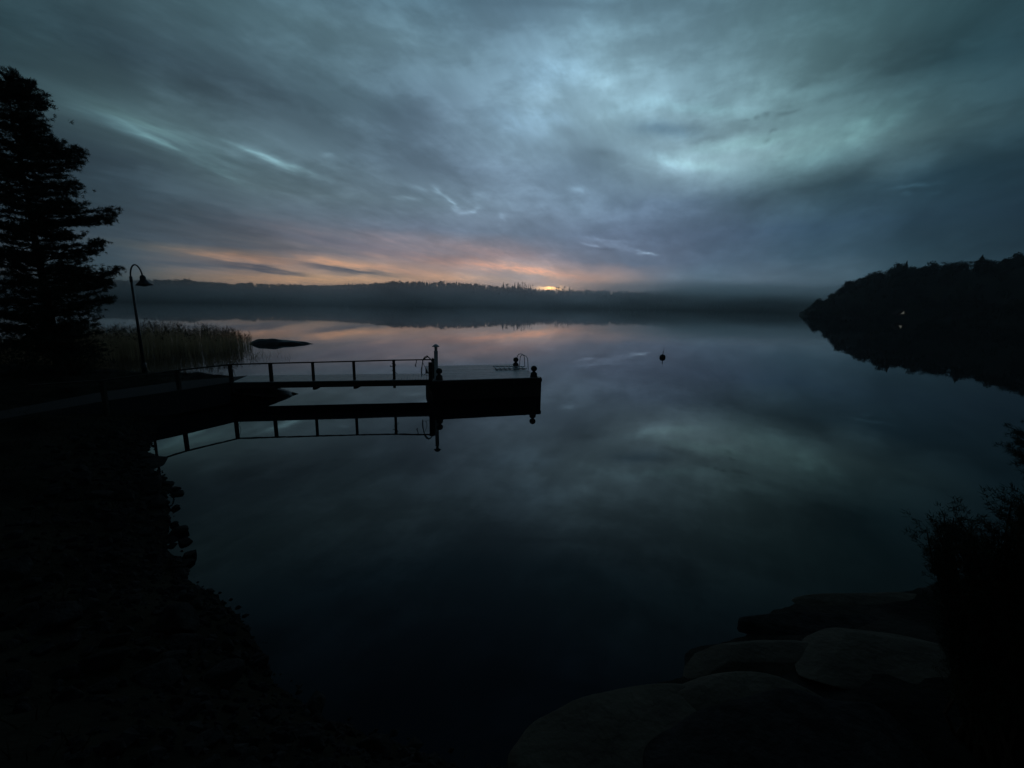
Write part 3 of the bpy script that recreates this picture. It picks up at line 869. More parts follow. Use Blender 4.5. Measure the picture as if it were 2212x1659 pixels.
# finer strip
SV = []; n_l = 60
pa_l = np.array([list(v) for v in pa_]); pb_l = np.array([list(v) for v in pb_])
tt = np.linspace(0, len(pa_) - 1, n_l)
for tv in tt:
    A_ = [np.interp(tv, range(len(pa_)), pa_l[:, j]) for j in range(3)]; B_ = [np.interp(tv, range(len(pb_)), pb_l[:, j]) for j in range(3)]
    for k in range(7):
        f_ = k / 6; x = A_[0] * (1 - f_) + B_[0] * f_; y = A_[1] * (1 - f_) + B_[1] * f_
        SV.append((x, y, .99 + .02 * math.sin(f_ * math.pi)))
ii = np.arange(n_l * 7).reshape(n_l, 7)
Fs = np.stack([ii[:-1, :-1], ii[:-1, 1:], ii[1:, 1:], ii[1:, :-1]], -1).reshape(-1, 4)
# embankment sides down to the ground
nb0 = len(SV); ext = []
for j in range(n_l):
    x, y, z = SV[j * 7]; ext.append((x + .25, y - .55, .1))
for j in range(n_l):
    x, y, z = SV[j * 7 + 6]; ext.append((x - .1, y + .7, .2))
SV2 = SV + ext
Fs = list(map(tuple, Fs))
for j in range(n_l - 1):
    Fs.append((nb0 + j, j * 7, (j + 1) * 7, nb0 + j + 1))
    Fs.append((j * 7 + 6, nb0 + n_l + j, nb0 + n_l + j + 1, (j + 1) * 7 + 6))
tag(rawmesh('path', SV2, np.array(Fs), M['gravel'], smooth=False), kind='structure')


# hoses and ropes on the rail
def coil(name, label, cat, pts_list, rad, mat, base):
    o = thing(name, base, label, cat)
    for nm, pts in pts_list:
        # smooth through the points
        P = [Vector(p) for p in pts]; out = []
        for i in range(len(P) - 1):
            p0 = P[max(i - 1, 0)]; p1 = P[i]; p2 = P[i + 1]; p3 = P[min(i + 2, len(P) - 1)]
            for k in range(6):
                t = k / 6
                out.append(.5 * ((2 * p1) + (p2 - p0) * t + (2 * p0 - 5 * p1 + 4 * p2 - p3) * t * t + (3 * p1 - p0 - 3 * p2 + p3) * t ** 3))
        out.append(P[-1])
        MB().tube([x - base for x in out], rad, 6).build(nm, mat, o, True)
    return o


def rp(x, y, dy=0.0, yy=21.62):              # point in the plane of the rail, seen at x, y
    d = ray(x, y); t = (yy + dy) / d.y
    return Vector((d.x * t, d.y * t, EYE + d.z * t))


S = lambda X, Y: ((1550 + X * .11302) / 1.8228, (1380 + Y * .11302) / 1.8228)
h = lambda X, Y, dy=0: rp(*S(X, Y), dy)
coil('garden_hose', 'thick hose looped over the end of the handrail', 'hose',
     [('loop', [h(1300, 800, -.1), h(1340, 420, -.15), h(1250, 260, -.12), h(1120, 215, -.1), h(1040, 290, -.12), h(1010, 420, -.15), h(985, 600, -.15), h(975, 900, -.1)]),
      ('loop', [h(1040, 330, -.05), h(1110, 260, -.1), h(1200, 230, -.15), h(1300, 330, -.15), h(1390, 480, -.1), h(1420, 640, -.05)]),
      ('nozzle', [h(1150, 170, -.12), h(1185, 205, -.12), h(1240, 250, -.12)])], .024, M['rubber'], Vector((-4.6, 21.5, 1.0)))
coil('mooring_rope', 'thin rope hanging in a long loop below the handrail end', 'rope',
     [('strand', [h(1020, 330, -.08), h(1000, 480, -.08), h(955, 650, -.08), h(960, 780, -.08), h(1030, 860, -.08), h(1100, 820, -.08), h(1125, 700, -.08), h(1090, 580, -.08), h(1030, 450, -.08), h(1000, 340, -.08)]),
      ('strand', [h(1090, 830, -.08), h(1130, 870, -.05), h(1210, 885, -.05)])], .011, M['rope'], Vector((-4.8, 21.5, 1.0)))
coil('rope_end', 'short knotted rope end dangling from the handrail', 'rope',
     [('strand', [h(795, 330, -.05), h(785, 430, -.06), h(770, 470, -.06), h(775, 520, -.06)]), ('knot', [h(745, 500, -.05), h(760, 545, -.05), h(790, 570, -.05)])], .02, M['rope'], Vector((-5.3, 21.5, 1.0)))
T = lambda X, Y: ((650 + X * .4973) / 1.8228, (1380 + Y * .4973) / 1.8228)
k_ = lambda X, Y, dy=0: rp(*T(X, Y), dy, 21.4)
coil('tangled_rope', 'frayed rope wound round a railing post near the pier', 'rope',
     [('strand', [k_(1800, 95), k_(1822, 108, -.1), k_(1825, 122, -.1), k_(1790, 128, -.1), k_(1783, 120), k_(1812, 140, -.12), k_(1822, 170, -.1), k_(1838, 185, -.05)]),
      ('strand', [k_(1795, 100, -.1), k_(1818, 130, -.1), k_(1800, 160, -.1), k_(1826, 175, -.1)])], .013, M['rope'], Vector((-6.1, 21.4, 1.0)))
k5 = lambda X, Y, dy=0: rp(*T(X, Y), dy, 19.7)
coil('cable', 'thin cable drooping from the rail post at the bend of the bridge', 'cable',
     [('strand', [k5(540, 245), k5(570, 270), k5(600, 305), k5(640, 330), k5(700, 350)]), ('strand', [k5(535, 150, .1), k5(555, 200, .1), k5(545, 245, 0)])], .008, M['rope'], Vector((-13, 19.7, .9)))

# ------------------------------------------------------------------ street lamp
lb = at(313, 806, 1.0)
o = thing('street_lamp', lb, 'tall unlit gooseneck lamp standing behind the bridge rail by the reeds', 'street lamp')
ld = (Vector((math.cos(.0), 0, 0)))
_, e_top = azel(289, 572); dl = math.hypot(lb.x, lb.y)
zt = EYE + e_top * dl - lb.z
_, e_c = azel(279.5, 598); zc = EYE + e_c * dl - lb.z
MB().lathe((0, 0, 0), [(.12, 0), (.12, .5), (.085, .55)], 14).build('base', M['pole'], o, True)
MB().tube([(0, 0, .5), (0, 0, zc - .1)], [.075, .05], 12).build('pole', M['pole'], o, True)
MB().tube([(0, 0, zc - .25), (0, 0, zc + .02)], .066, 12).build('collar', M['pole'], o, True)
pts = [(0, 0, zc - .05)]
hx = .60; rise = zt - zc
for k in range(15):
    t = math.pi * k / 14 * .94
    pts.append((hx / 2 * (1 - math.cos(t)), 0, zc + rise * math.sin(t) * (1 if k < 7 else 1) * 1.0 + (.0 if k < 8 else -.012 * (k - 7) * .6)))
MB().tube(pts, .035, 10).build('arm', M['pole'], o, True)
tipx, _, tipz = pts[-1]
Rt = Matrix.Rotation(math.radians(-5), 3, 'Y')
MB().lathe((tipx, 0, tipz), [(.045, .04), (.10, .0), (.13, -.09), (.135, -.18), (.17, -.24), (.28, -.36), (.36, -.45), (.35, -.46), (.17, -.49), (.07, -.52), (.0, -.53)], 24, tilt=Rt).build('lamp_shade', M['shade'], o, True)

# ------------------------------------------------------------------ buoy
p = at(1431, 772.5)
o = thing('mooring_buoy', p, 'dark barrel shaped buoy floating on the open water', 'buoy')
Rt = Matrix.Rotation(math.radians(3), 3, 'Y')
MB().lathe((0, 0, 0), [(.18, -.25), (.27, -.15), (.285, .0), (.265, .16), (.2, .26), (.09, .315), (.04, .32)], 20, tilt=Rt).build('float', M['buoy'], o, True)
MB().tube([Rt @ Vector((0, 0, .3)), Rt @ Vector((0, 0, .62))], .035, 8).build('mooring_eye', M['iron'], o, True)
MB().tube([Rt @ Vector((0, 0, .6)), Rt @ Vector((.03, 0, .92)), Rt @ Vector((.06, 0, 1.0))], .008, 6).build('pick_up_line', M['rope'], o)


# ------------------------------------------------------------------ rocks
def rockmesh(name, sx, sy, sz, seed, sub=3, rough=.22, flat=.0, cuts=5, deep=(.7, .9)):
    r = np.random.default_rng(seed)
    import bmesh
    bm = bmesh.new(); bmesh.ops.create_icosphere(bm, subdivisions=sub, radius=1.0)
    P = np.array([v.co[:] for v in bm.verts])
    for o_ in range(4):
        f = 1.3 * 2 ** o_; amp = rough / (1.7 ** o_)
        ph = r.uniform(0, 6.28, (3, 3)); A_ = r.normal(0, 1, (3, 3)) * f
        n_ = sum(np.sin(P @ A_[i] + ph[i, 0]) for i in range(3)) / 3
        P = P * (1 + amp * n_)[:, None]
    # chisel a few flat facets
    for _ in range(cuts):
        n_ = r.normal(0, 1, 3); n_ /= np.linalg.norm(n_); dcut = r.uniform(*deep)
        over = np.maximum(P @ n_ - dcut, 0); P = P - over[:, None] * n_ * .85
    if flat: P[:, 2] = np.where(P[:, 2] > 1 - flat, 1 - flat + (P[:, 2] - 1 + flat) * .25, P[:, 2])
    P = P * np.array([sx, sy, sz])
    for v, c in zip(bm.verts, P): v.co = c
    me = bpy.data.meshes.new(name); bm.to_mesh(me); bm.free()
    me.polygons.foreach_set('use_smooth', [True] * len(me.polygons))
    return me


def rock(name, me, mat, loc, rz, s, label, group=None, cat='rock'):
    if not me.materials: me.materials.append(mat)
    o = bpy.data.objects.new(name, me); COL.objects.link(o)
    o.location = loc; o.rotation_euler = (rng.uniform(-.2, .2) if group else 0, rng.uniform(-.2, .2) if group else 0, rz); o.scale = s
    return tag(o, label, cat, group)


# islet by the reeds
c = (at(555, 742) + at(667, 743)) / 2
me = rockmesh('islet', 3.4, 1.6, .80, 11, 5, .16); me.materials.append(M['wetrock'])
for v_ in me.vertices:
    f_ = (v_.co.x + 3.4) / 6.8; k_z = 1.0 - .75 * max(0.0, f_ - .25) ** 1.1
    v_.co.z *= max(.25, k_z); v_.co.z += .05 * math.sin(v_.co.x * 3.1) * math.sin(v_.co.y * 2.7); v_.co.y *= max(.35, 1.1 - f_ * .7)
rock('rock_islet', me, M['wetrock'], (c.x - .3, c.y, -.16), math.radians(8), (1, 1, 1), 'low smooth rock islet at the right end of the reeds', cat='rock islet')
# mound beneath the bridge
me = rockmesh('mound', 3.6, 1.25, .85, 23, 4, .12); me.materials.append(M['wetrock'])
c = at(560, 858)
rock('shore_rock', me, M['wetrock'], (c.x - 2.1, c.y + .1, -.12), math.radians(12), (1, 1, 1), 'long dark rock tapering to a point beneath the footbridge')
# flat ledge at the left bank
me = rockmesh('ledge', 1.2, .6, .13, 31, 4, .22, .3, 9, (.5, .8)); me.materials.append(M['stone'])
c = at(355, 1002)
rock('rock_ledge', me, M['granite'], (c.x - .5, c.y, -.05), math.radians(-18), (1, 1, 1), 'flat pale ledge just above the water at the left bank')
# smooth granite slabs, lower right
SL = [((1400, 1590, .45), (1.75, .95, .50), 22, 41, M['granite'], 'pale granite slab nearest the bottom centre of the view'),
      ((1640, 1545, .40), (1.6, .75, .46), 4, 42, M['granite'], 'broad granite slab right behind the nearest one at lower right'),
      ((1680, 1416, .18), (1.9, .5, .30), 5, 43, M['granite'], 'long smooth granite slab along the water at lower right'),
      ((1800, 1350, .10), (1.75, .36, .26), 2, 44, M['stone'], 'low black slab lying in the water beyond the granite at lower right'),
      ((1950, 1425, .30), (1.7, .75, .18), -4, 45, M['granite'], 'rounded granite hump in front of the dark shrub'),
      ((1890, 1300, .05), (1.6, .35, .22), 3, 47, M['granite'], 'farthest thin granite ledge at the water by the shrub'),
      ((1760, 1650, .75), (1.7, 1.0, .48), 10, 46, M['stone'], 'dark rock hump at the bottom edge right of centre')]
for (x, y, z), s, rz, sd, mt_, lab in SL:
    c = at(x, y, z); me = rockmesh('slab', *s, sd, 6, .15, .30, 8, (.55, .88)); me.materials.append(mt_)
    rock('granite_slab', me, mt_, (c.x, c.y, z - s[2] * .72), math.radians(rz), (1, 1, 1), lab, cat='granite slab')

# riprap along the left shore
RM = []
for k in range(10):
    me = rockmesh('boulder', .5, rng.uniform(.30, .48), rng.uniform(.26, .42), 60 + k, 4, .22, 0, 13, (.45, .78)); me.materials.append(M['stone']); RM.append(me)
WS = [(390, 1068, .17, 'smallest stone alone in the water farthest up the left shore'), (382, 1099, .2, 'second stone in the water from the top of the left shore'),
      (382, 1134, .2, 'stone in the water between two others at the middle of the left shore'), (396, 1149, .24, 'elongated stone jutting out in the middle of the left shore row'),
      (405, 1172, .2, 'stone standing clear in the water just below the elongated one'), (411, 1202, .24, 'outermost stone in the water at the left shore'),
      (407, 1219, .18, 'stone touching the outermost one on the near side'), (388, 1230, .24, 'stone close to the bank beside the outermost stones'), (385, 1250, .3, 'nearest stone of the row in the water at the left shore')]
for i, (x, y, r_, lab) in enumerate(WS):
    c = at(x - 4, y); s = r_ / .5 * rng.uniform(.55, .95)
    rock('shore_stone', RM[i % 8], M['stone'], (c.x, c.y, .02), rng.uniform(0, 6), (s, s, s * .8), lab, 'stones standing in the water by the left bank', 'stone')
cnt = 0; used = []
tries = 0
while cnt < 290 and tries < 20000:
    tries += 1
    i = rng.randrange(13, 27); (x0, y0), (x1, y1) = SHORE[i], SHORE[i + 1]
    t_ = rng.random(); x = x0 + (x1 - x0) * t_; y = y0 + (y1 - y0) * t_
    # step inland (to the left / towards the camera side)
    d = rng.uniform(-.1, 2.2) * min(1.0, math.hypot(x, y) / 6 + .35)
    nx_, ny_ = (y1 - y0), -(x1 - x0); ln = math.hypot(nx_, ny_) + 1e-9
    sgn = 1 if float(sdist(np.array([x + nx_ / ln * .05]), np.array([y + ny_ / ln * .05]))[0]) > 0 else -1
    x += sgn * nx_ / ln * d; y += sgn * ny_ / ln * d
    if math.hypot(x, y) < 2.2 or x > .4: continue
    s = (rng.uniform(.14, .36) if rng.random() < .8 else rng.uniform(.36, .75)) * (1.0 if math.hypot(x, y) > 5 else .7)
    if any(math.hypot(x - a_, y - b_) < (s + c_) * .34 for a_, b_, c_ in used): continue
    used.append((x, y, s)); cnt += 1
    z = float(ground(np.array([x]), np.array([y]))[0])
    rock('boulder', RM[rng.randrange(10)], M['stone'], (x, y, max(z, -.05) + .05 * s), rng.uniform(0, 6.28), (s, s, s),
         'dark rounded boulder of the riprap bank at lower left', 'riprap boulders on the left bank', 'boulder')


# small stones and gravel between the boulders
r_ = np.random.default_rng(77)
gp = np.stack([r_.uniform(-16, .3, 26000), r_.uniform(1.5, 17, 26000)], -1)
sd_ = sdist(gp[:, 0], gp[:, 1]); rr = np.hypot(gp[:, 0], gp[:, 1])
gp = gp[(sd_ > -.15) & (sd_ < np.interp(rr, [3, 8, 15], [2.2, 2.2, 1.6]) * r_.uniform(.2, 1, len(gp))) & (rr > 2.3)][:5200]
gz_ = ground(gp[:, 0], gp[:, 1]); K = len(gp)
OC = np.array([(1, 0, 0), (.3, .9, .1), (-.8, .5, 0), (-.6, -.7, .1), (.5, -.8, 0), (.15, .1, .7), (0, 0, -.6)])
OF = np.array([(0, 1, 5), (1, 2, 5), (2, 3, 5), (3, 4, 5), (4, 0, 5), (1, 0, 6), (2, 1, 6), (3, 2, 6), (4, 3, 6), (0, 4, 6)])
sc_ = r_.uniform(.02, .075, K) * np.where(r_.random(K) < .15, 1.8, 1); an = r_.uniform(0, 6.28, K)
Vp = OC[None] * sc_[:, None, None] * r_.uniform(.6, 1.3, (K, 7, 1))
Vr = np.stack([Vp[..., 0] * np.cos(an)[:, None] - Vp[..., 1] * np.sin(an)[:, None], Vp[..., 0] * np.sin(an)[:, None] + Vp[..., 1] * np.cos(an)[:, None], Vp[..., 2]], -1)
Vr = Vr + np.stack([gp[:, 0], gp[:, 1], np.maximum(gz_, -.03)], -1)[:, None, :]
tag(rawmesh('gravel', Vr.reshape(-1, 3), (OF[None] + (np.arange(K) * 7)[:, None, None]).reshape(-1, 3), M['stone']), 'coarse dark gravel between the boulders of the left bank', 'gravel', kind='stuff')


# ------------------------------------------------------------------ pines
def tufts(centers, n, ln, wd, r, droop=.0, flat=.6):
    """needle tufts: thin triangles radiating from points; centers (x,y,z,dirx,diry,dirz,scale)"""
    C = np.asarray(centers, float); K = len(C)
    D = r.normal(0, 1, (K, n, 3)); D[..., 2] *= flat
    D += C[:, None, 3:6] * 1.1
    D /= np.linalg.norm(D, axis=-1, keepdims=True)
    Ls = ln * C[:, None, 6:7] * r.uniform(.6, 1.15, (K, n, 1))
    base = C[:, None, :3] + r.normal(0, ln * .25, (K, n, 3)) * C[:, None, 6:7]
    tip = base + D * Ls; tip[..., 2] -= droop * Ls[..., 0]
    side = np.cross(D, r.normal(0, 1, (K, n, 3))); side /= np.linalg.norm(side, axis=-1, keepdims=True) + 1e-9
    a = base + side * wd; b_ = base - side * wd
    V = np.stack([a, b_, tip], 2).reshape(-1, 3)
    F = np.arange(K * n * 3).reshape(-1, 3)
    return V, F


def branch_points(p0, p1, r, sag=.06, side=.35, n_sub=9, step=.16, seed=0, upturn=.1):
    """main limb with side twigs; returns polyline + tuft centres"""
    p0 = np.array(p0); p1 = np.array(p1); Lg = np.linalg.norm(p1 - p0)
    ts = np.linspace(0, 1, 8)
    pts = [p0 + (p1 - p0) * t + np.array([0, 0, -sag * Lg * math.sin(t * math.pi) + upturn * Lg * max(0, t - .7) * 1.0]) for t in ts]
    pts = [p + r.normal(0, .02 * Lg, 3) * (0 if i == 0 else 1) for i, p in enumerate(pts)]
    pts[-1] = p1
    cs = []; tw = []
    d = (p1 - p0) / Lg
    perp = np.cross(d, [0, 0, 1]); perp /= np.linalg.norm(perp) + 1e-9
    for i in range(n_sub):
        t = .22 + .78 * (i + r.uniform(0, 1)) / n_sub
        t = min(t, 1)
        k = min(int(t * 7), 6); q_ = pts[k] + (pts[k + 1] - pts[k]) * (t * 7 - k)
        sl = side * Lg * (1.15 - t * .75) * r.uniform(.5, 1.1)
        sg = 1 if i % 2 else -1
        dd = d * r.uniform(.5, .9) + perp * sg * r.uniform(.5, 1.0) + np.array([0, 0, r.uniform(-.1, .22)]); dd /= np.linalg.norm(dd)
        e = q_ + dd * sl; tw.append((q_, e))
        m = max(2, int(sl / step))
        for j in range(m + 1):
            f = (.25 + .75 * j / m)
            c = q_ + (e - q_) * f + r.normal(0, .05, 3) * min(1, sl)
            cs.append((*c, *dd, r.uniform(.75, 1.2)))
    for t in np.arange(.3, 1.01, step / Lg):
        k = min(int(t * 7), 6); q_ = pts[k] + (pts[k + 1] - pts[k]) * (t * 7 - k)
        cs.append((*(q_ + r.normal(0, .05, 3)), *d, r.uniform(.8, 1.2)))
    return pts, tw, cs


r_ = np.random.default_rng(5)
base_p = at(128, 800, 1.0)
pd = math.hypot(base_p.x, base_p.y)
_, etop = azel(28, 166)
ztop = EYE + etop * pd
TB = base_p
tree = thing('pine_tree', TB, 'tall black pine with layered branches at the left edge', 'pine tree')
trunk = MB()
Ht = ztop - TB.z
trunk.tube([(0, 0, -.3), (.05, 0, Ht * .25), (-.05, .05, Ht * .5), (.03, 0, Ht * .75), (0, 0, Ht * .97)], [.20, .17, .12, .07, .02], 10)
perp_h = Vector((TB.y, -TB.x, 0)).normalized()   # horizontally across the line of sight, to the right
along = Vector((TB.x, TB.y, 0)).normalized()
Hrel = Ht


def on_plane(x, y, off=0.0):
    """point seen at x, y on the upright plane through the trunk"""
    d = ray(x, y); t = (TB.dot(along) + off) / d.dot(along)
    v = Vector((d.x * t, d.y * t, EYE + d.z * t)) - Vector((TB.x, TB.y, TB.z))
    return v


TIPS = [(72, 180, 16), (85, 205, 30), (106, 234, 40), (146, 262, 55), (148, 286, 64), (130, 300, 40), (156, 326, 80), (184, 348, 70), (206, 386, 80), (181, 326, 20), (120, 420, 40),
        (300 * .76, 460, 40), (249, 458, 70), (240, 478, 60), (196, 428, 60), (190, 415, 60), (186, 500, 70), (226, 524, 40), (222, 540, 50), (200, 556, 60), (257, 590, 45), (230, 583, 50), (180, 585, 40),
        (238, 612, 60), (242, 645, 55), (200, 640, 60), (172, 697, 50), (150, 690, 40), (120, 715, 40), (235, 628, 40)]
TIPS = [(75, 178), (98, 205), (104, 226), (88, 250), (104, 272), (112, 296), (136, 310), (150, 330), (178, 322), (181, 338), (172, 352), (140, 372), (166, 392), (168, 410), (150, 430), (165, 452), (170, 470),
        (250, 455), (246, 472), (205, 470), (228, 520), (215, 538), (190, 552), (258, 580), (238, 596), (192, 582), (240, 612), (243, 642), (205, 648), (172, 697), (130, 705), (100, 722),
        (30, 156), (52, 172), (60, 200), (228, 604), (150, 500), (180, 440)]
cen = []
def trunk_at(z): return np.array([0.0, 0.0, z])
limbs = MB()
for (x, y) in TIPS:
    for rep in range(2):
        offd = r_.uniform(-.5, .5) if rep == 0 else r_.uniform(-1.6, 1.6)
        tip = on_plane(x + (0 if rep == 0 else r_.uniform(-14, -2)), y + r_.uniform(-3, 3) + rep * 8, offd)
        tipn = np.array(tip)
        hl = math.hypot(tipn[0], tipn[1])
        z0 = min(max(tipn[2] - hl * .22, .8), Ht * .93)
        pts, tw, cs = branch_points(trunk_at(z0), tipn, r_, sag=.04, side=.26, n_sub=max(6, int(hl * 3.2)), step=.17, upturn=0)
        limbs.tube(pts, list(np.linspace(.05, .012, len(pts)) * (.6 + hl * .15)), 5)
        for a_, b_ in tw: limbs.tube([a_, b_], [.014, .005], 4, False)
        cen += cs
for i in range(230):                                  # limbs all round the stem
    fz = r_.uniform(.05, .985); z0 = Ht * fz; az_ = r_.uniform(0, 6.28)
    ln = (.4 + 3.9 * (1 - fz) ** .75) * r_.uniform(.6, 1.0) * (1.0 if fz > .25 else .7)
    dirv = np.array([math.cos(az_), math.sin(az_), 0.])
    rightness = dirv @ np.array(perp_h)
    if rightness > .35: ln *= .72
    tipn = trunk_at(z0) + dirv * ln + np.array([0, 0, ln * r_.uniform(.0, .3)])
    pts, tw, cs = branch_points(trunk_at(z0), tipn, r_, sag=.05, side=.3, n_sub=max(5, int(ln * 3)), step=.19, upturn=.05)
    limbs.tube(pts, list(np.linspace(.05, .012, len(pts)) * (.6 + ln * .15)), 5)
    cen += cs
trunk.build('trunk', M['bark'], tree, True)
limbs.build('limbs', M['bark'], tree)
for (x, y) in TIPS:                                   # full, puffy branch ends
    c_ = np.array(on_plane(x - 17, y + 4, r_.uniform(-.4, .4)))
    for _ in range(44):
        o_ = np.clip(r_.normal(0, 1, 3), -1.5, 1.5) * np.array([.28, .24, .13]); cen.append((*(c_ + o_), *(o_ + np.array([.1, 0, .15])), r_.uniform(.7, 1.1)))
for _ in range(125):                                 # inner clumps of foliage round the stem
    fz = r_.uniform(.08, .97); rad = (.25 + 2.7 * (1 - fz) ** .8) * r_.uniform(.1, .8); t_ = r_.uniform(0, 6.28)
    c_ = np.array([rad * math.cos(t_), rad * math.sin(t_), Ht * fz]); sz_ = r_.uniform(.25, .55)
    for _k in range(30):
        o_ = r_.normal(0, 1, 3) * np.array([sz_, sz_, sz_ * .55]); cen.append((*(c_ + o_), *(o_ * .6 + np.array([0, 0, .1])), r_.uniform(.7, 1.1)))
V, F = tufts(cen, 22, .155, .012, r_, flat=.9)
rawmesh('crown', V, F, M['needle'], tree)
print('pine tufts', len(cen), 'height', Ht, 'dist', pd)

# low undergrowth around the foot of the pine
for (x, y, w_, h_, lab) in ((50, 800, 2.6, 2.4, 'dark bushy undergrowth left of the pine trunk'), (165, 803, 1.6, 1.3, 'small dark bush right of the pine trunk before the reeds')):
    bp_ = at(x, y, 1.0); bs = thing('bush', bp_, lab, 'bush'); cen = []
    stm = MB()
    for _ in range(45):
        c_ = np.array([r_.normal(0, .38) * w_, r_.normal(0, .3) * w_, h_ * r_.uniform(.12, .9)])
        stm.tube([(c_[0] * .2, c_[1] * .2, -.1), tuple(c_)], [.015, .005], 4, False)
        for _k in range(22):
            o_ = r_.normal(0, 1, 3) * .26; cen.append((*(c_ + o_), *(o_ + np.array([0, 0, .2])), r_.uniform(.7, 1.2)))
    stm.build('stem', M['bark'], bs); V, F = tufts(cen, 10, .12, .016, r_); rawmesh('foliage', V, F, M['needle'], bs)

# shrub on the right, close to the camera
sb = at(2200, 1480, 1.3)
shr = thing('juniper_shrub', sb, 'shaggy dark juniper shrub close by at the right edge', 'shrub')
cen = []; st_m = MB()
STP = [(2040, 1112), (2020, 1130), (2003, 1150), (2060, 1118), (2100, 1128), (2010, 1180), (2150, 1140), (2185, 1085), (2205, 1075), (2025, 1215), (2035, 1260), (2045, 1320), (2180, 1110), (2120, 1150), (2240, 1060), (2080, 1150), (2050, 1160),
       (2060, 1380), (2260, 1120), (2300, 1150)]
al = Vector((sb.x, sb.y, 0)).normalized()
for (x, y) in STP:
    for rep in range(3):
        d = ray(x + (r_.uniform(0, 30) if rep else 0), y + (r_.uniform(0, 35) if rep else 0)); t_ = (sb.dot(al) + r_.uniform(-.5, .5)) / d.dot(al)
        tip = np.array([d.x * t_ - sb.x, d.y * t_ - sb.y, EYE + d.z * t_ - sb.z])
        b0 = np.array([r_.uniform(-.2, .4), r_.uniform(-.3, .3), float(ground(np.array([sb.x]), np.array([sb.y]))[0]) - sb.z - .1])
        pts, tw, cs = branch_points(b0, tip, r_, sag=-.05, side=.2, n_sub=16, step=.07, upturn=0)
        st_m.tube(pts, list(np.linspace(.022, .005, len(pts))), 5)
        cen += cs
st_m.build('stem', M['bark'], shr)
V, F = tufts(cen, 14, .06, .0035, r_, flat=1.0)
rawmesh('foliage', V, F, M['needle'], shr)
# outer twig seen above it
sb2 = at(2330, 1250, 1.6)
o = thing('pine_sapling', sb2, 'young pine whose branch tip enters at the right edge over the water', 'sapling')
cen = []; st_m = MB()
al = Vector((sb2.x, sb2.y, 0)).normalized(); top2 = None
for (x, y) in [(2181, 922), (2188, 945), (2178, 962), (2200, 985), (2230, 860), (2250, 900), (2330, 820), (2280, 990), (2240, 1010)]:
    for rep in range(2):
        d = ray(x + rep * r_.uniform(0, 15), y + rep * 12); t_ = (sb2.dot(al) + r_.uniform(-.3, .3)) / d.dot(al)
        tip = np.array([d.x * t_ - sb2.x, d.y * t_ - sb2.y, EYE + d.z * t_ - sb2.z])
        b0 = np.array([0, 0, max(tip[2] - .35, .3)])
        pts, tw, cs = branch_points(b0, tip, r_, sag=.03, side=.28, n_sub=10, step=.06, upturn=0)
        st_m.tube(pts, list(np.linspace(.014, .004, len(pts))), 5); cen += cs
st_m.tube([(0, 0, -.5), (0, 0, 1.2), (0, 0, 2.4)], [.05, .035, .01], 8)
st_m.build('trunk', M['bark'], o)
V, F = tufts(cen, 14, .07, .0035, r_, flat=1.0)
rawmesh('crown', V, F, M['needle'], o)


# ------------------------------------------------------------------ reeds
def blades(pos, hts, lean, width, r, curve=.25, seg=3):
    K = len(pos); V = np.zeros((K, 2 * seg + 1, 3)); az_ = r.uniform(0, 6.28, K)
    side = np.stack([np.cos(az_), np.sin(az_), 0 * az_], -1)
    ld = r.uniform(0, 6.28, K); ldir = np.stack([np.cos(ld), np.sin(ld), 0 * ld], -1) * lean[:, None]
    for i in range(seg + 1):
        f = i / seg
        c = pos + ldir * (hts * (f * .5 + curve * f * f))[:, None]; c = c + np.array([0, 0, 1]) * (hts * f * (1 - .1 * f * lean))[:, None]
        if i < seg:
            w = width * (1 - .6 * f)
            V[:, 2 * i] = c - side * w[:, None]; V[:, 2 * i + 1] = c + side * w[:, None]
        else: V[:, 2 * seg] = c
    F = []
    base = (np.arange(K) * (2 * seg + 1))[:, None]
    tri = []
    for i in range(seg - 1):
        a = 2 * i; tri += [(a, a + 1, a + 3), (a, a + 3, a + 2)]
    a = 2 * (seg - 1); tri.append((a, a + 1, a + 2))
    tri = np.array(tri)
    F = (base[:, :, None] + tri[None]).reshape(-1, 3)
    return V.reshape(-1, 3), F, V[:, 2 * seg]


r_ = np.random.default_rng(12)
# bed outline: screen columns along its front edge, with a depth behind it
fx = np.array([-160, 0, 100, 200, 300, 400, 470, 520, 543])
fy = np.array([792, 786, 781, 775, 769, 762, 757, 752, 748])
topy = np.array([742, 737, 727, 712, 702, 704, 709, 710, 716])
pos = []; ht = []; plume = []
for i in range(11500):
    x = r_.uniform(-160, 545)
    if abs(x - 437) < 4 and r_.random() < .4: continue
    yv = np.interp(x, fx, fy); c = at(x, yv); dd = math.hypot(c.x, c.y)
    back = r_.uniform(0, 1) ** 1.3 * (11 if x < 480 else 6) if r_.random() < .86 else -r_.uniform(0, 1) * 3.5
    u = c / dd; ang = r_.normal(0, .004)
    f = (dd + back) / dd
    px_, py_ = c.x * f, c.y * f
    _, e_ = azel(x, np.interp(x, fx, topy))
    hh = (EYE + e_ * (dd + 3.5)) * r_.uniform(.62, 1.0) if r_.random() < .8 else (EYE + e_ * (dd + 3.5)) * r_.uniform(.95, 1.08)
    edge = min(1.0, max(0.0, (548 - x) / 75.0))
    if r_.random() > .25 + .75 * edge: continue
    hh *= .72 + .28 * edge ** .5 if r_.random() < .7 else 1.0
    hh *= 1 - .14 * (math.sin(x * .11) * .5 + math.sin(x * .047 + 1) * .5)
    pos.append((px_, py_, -.15)); ht.append(hh + .15)
pos = np.array(pos); ht = np.array(ht)
V, F, tips = blades(pos, ht, r_.uniform(0, .16, len(pos)), r_.uniform(.008, .016, len(pos)), r_)
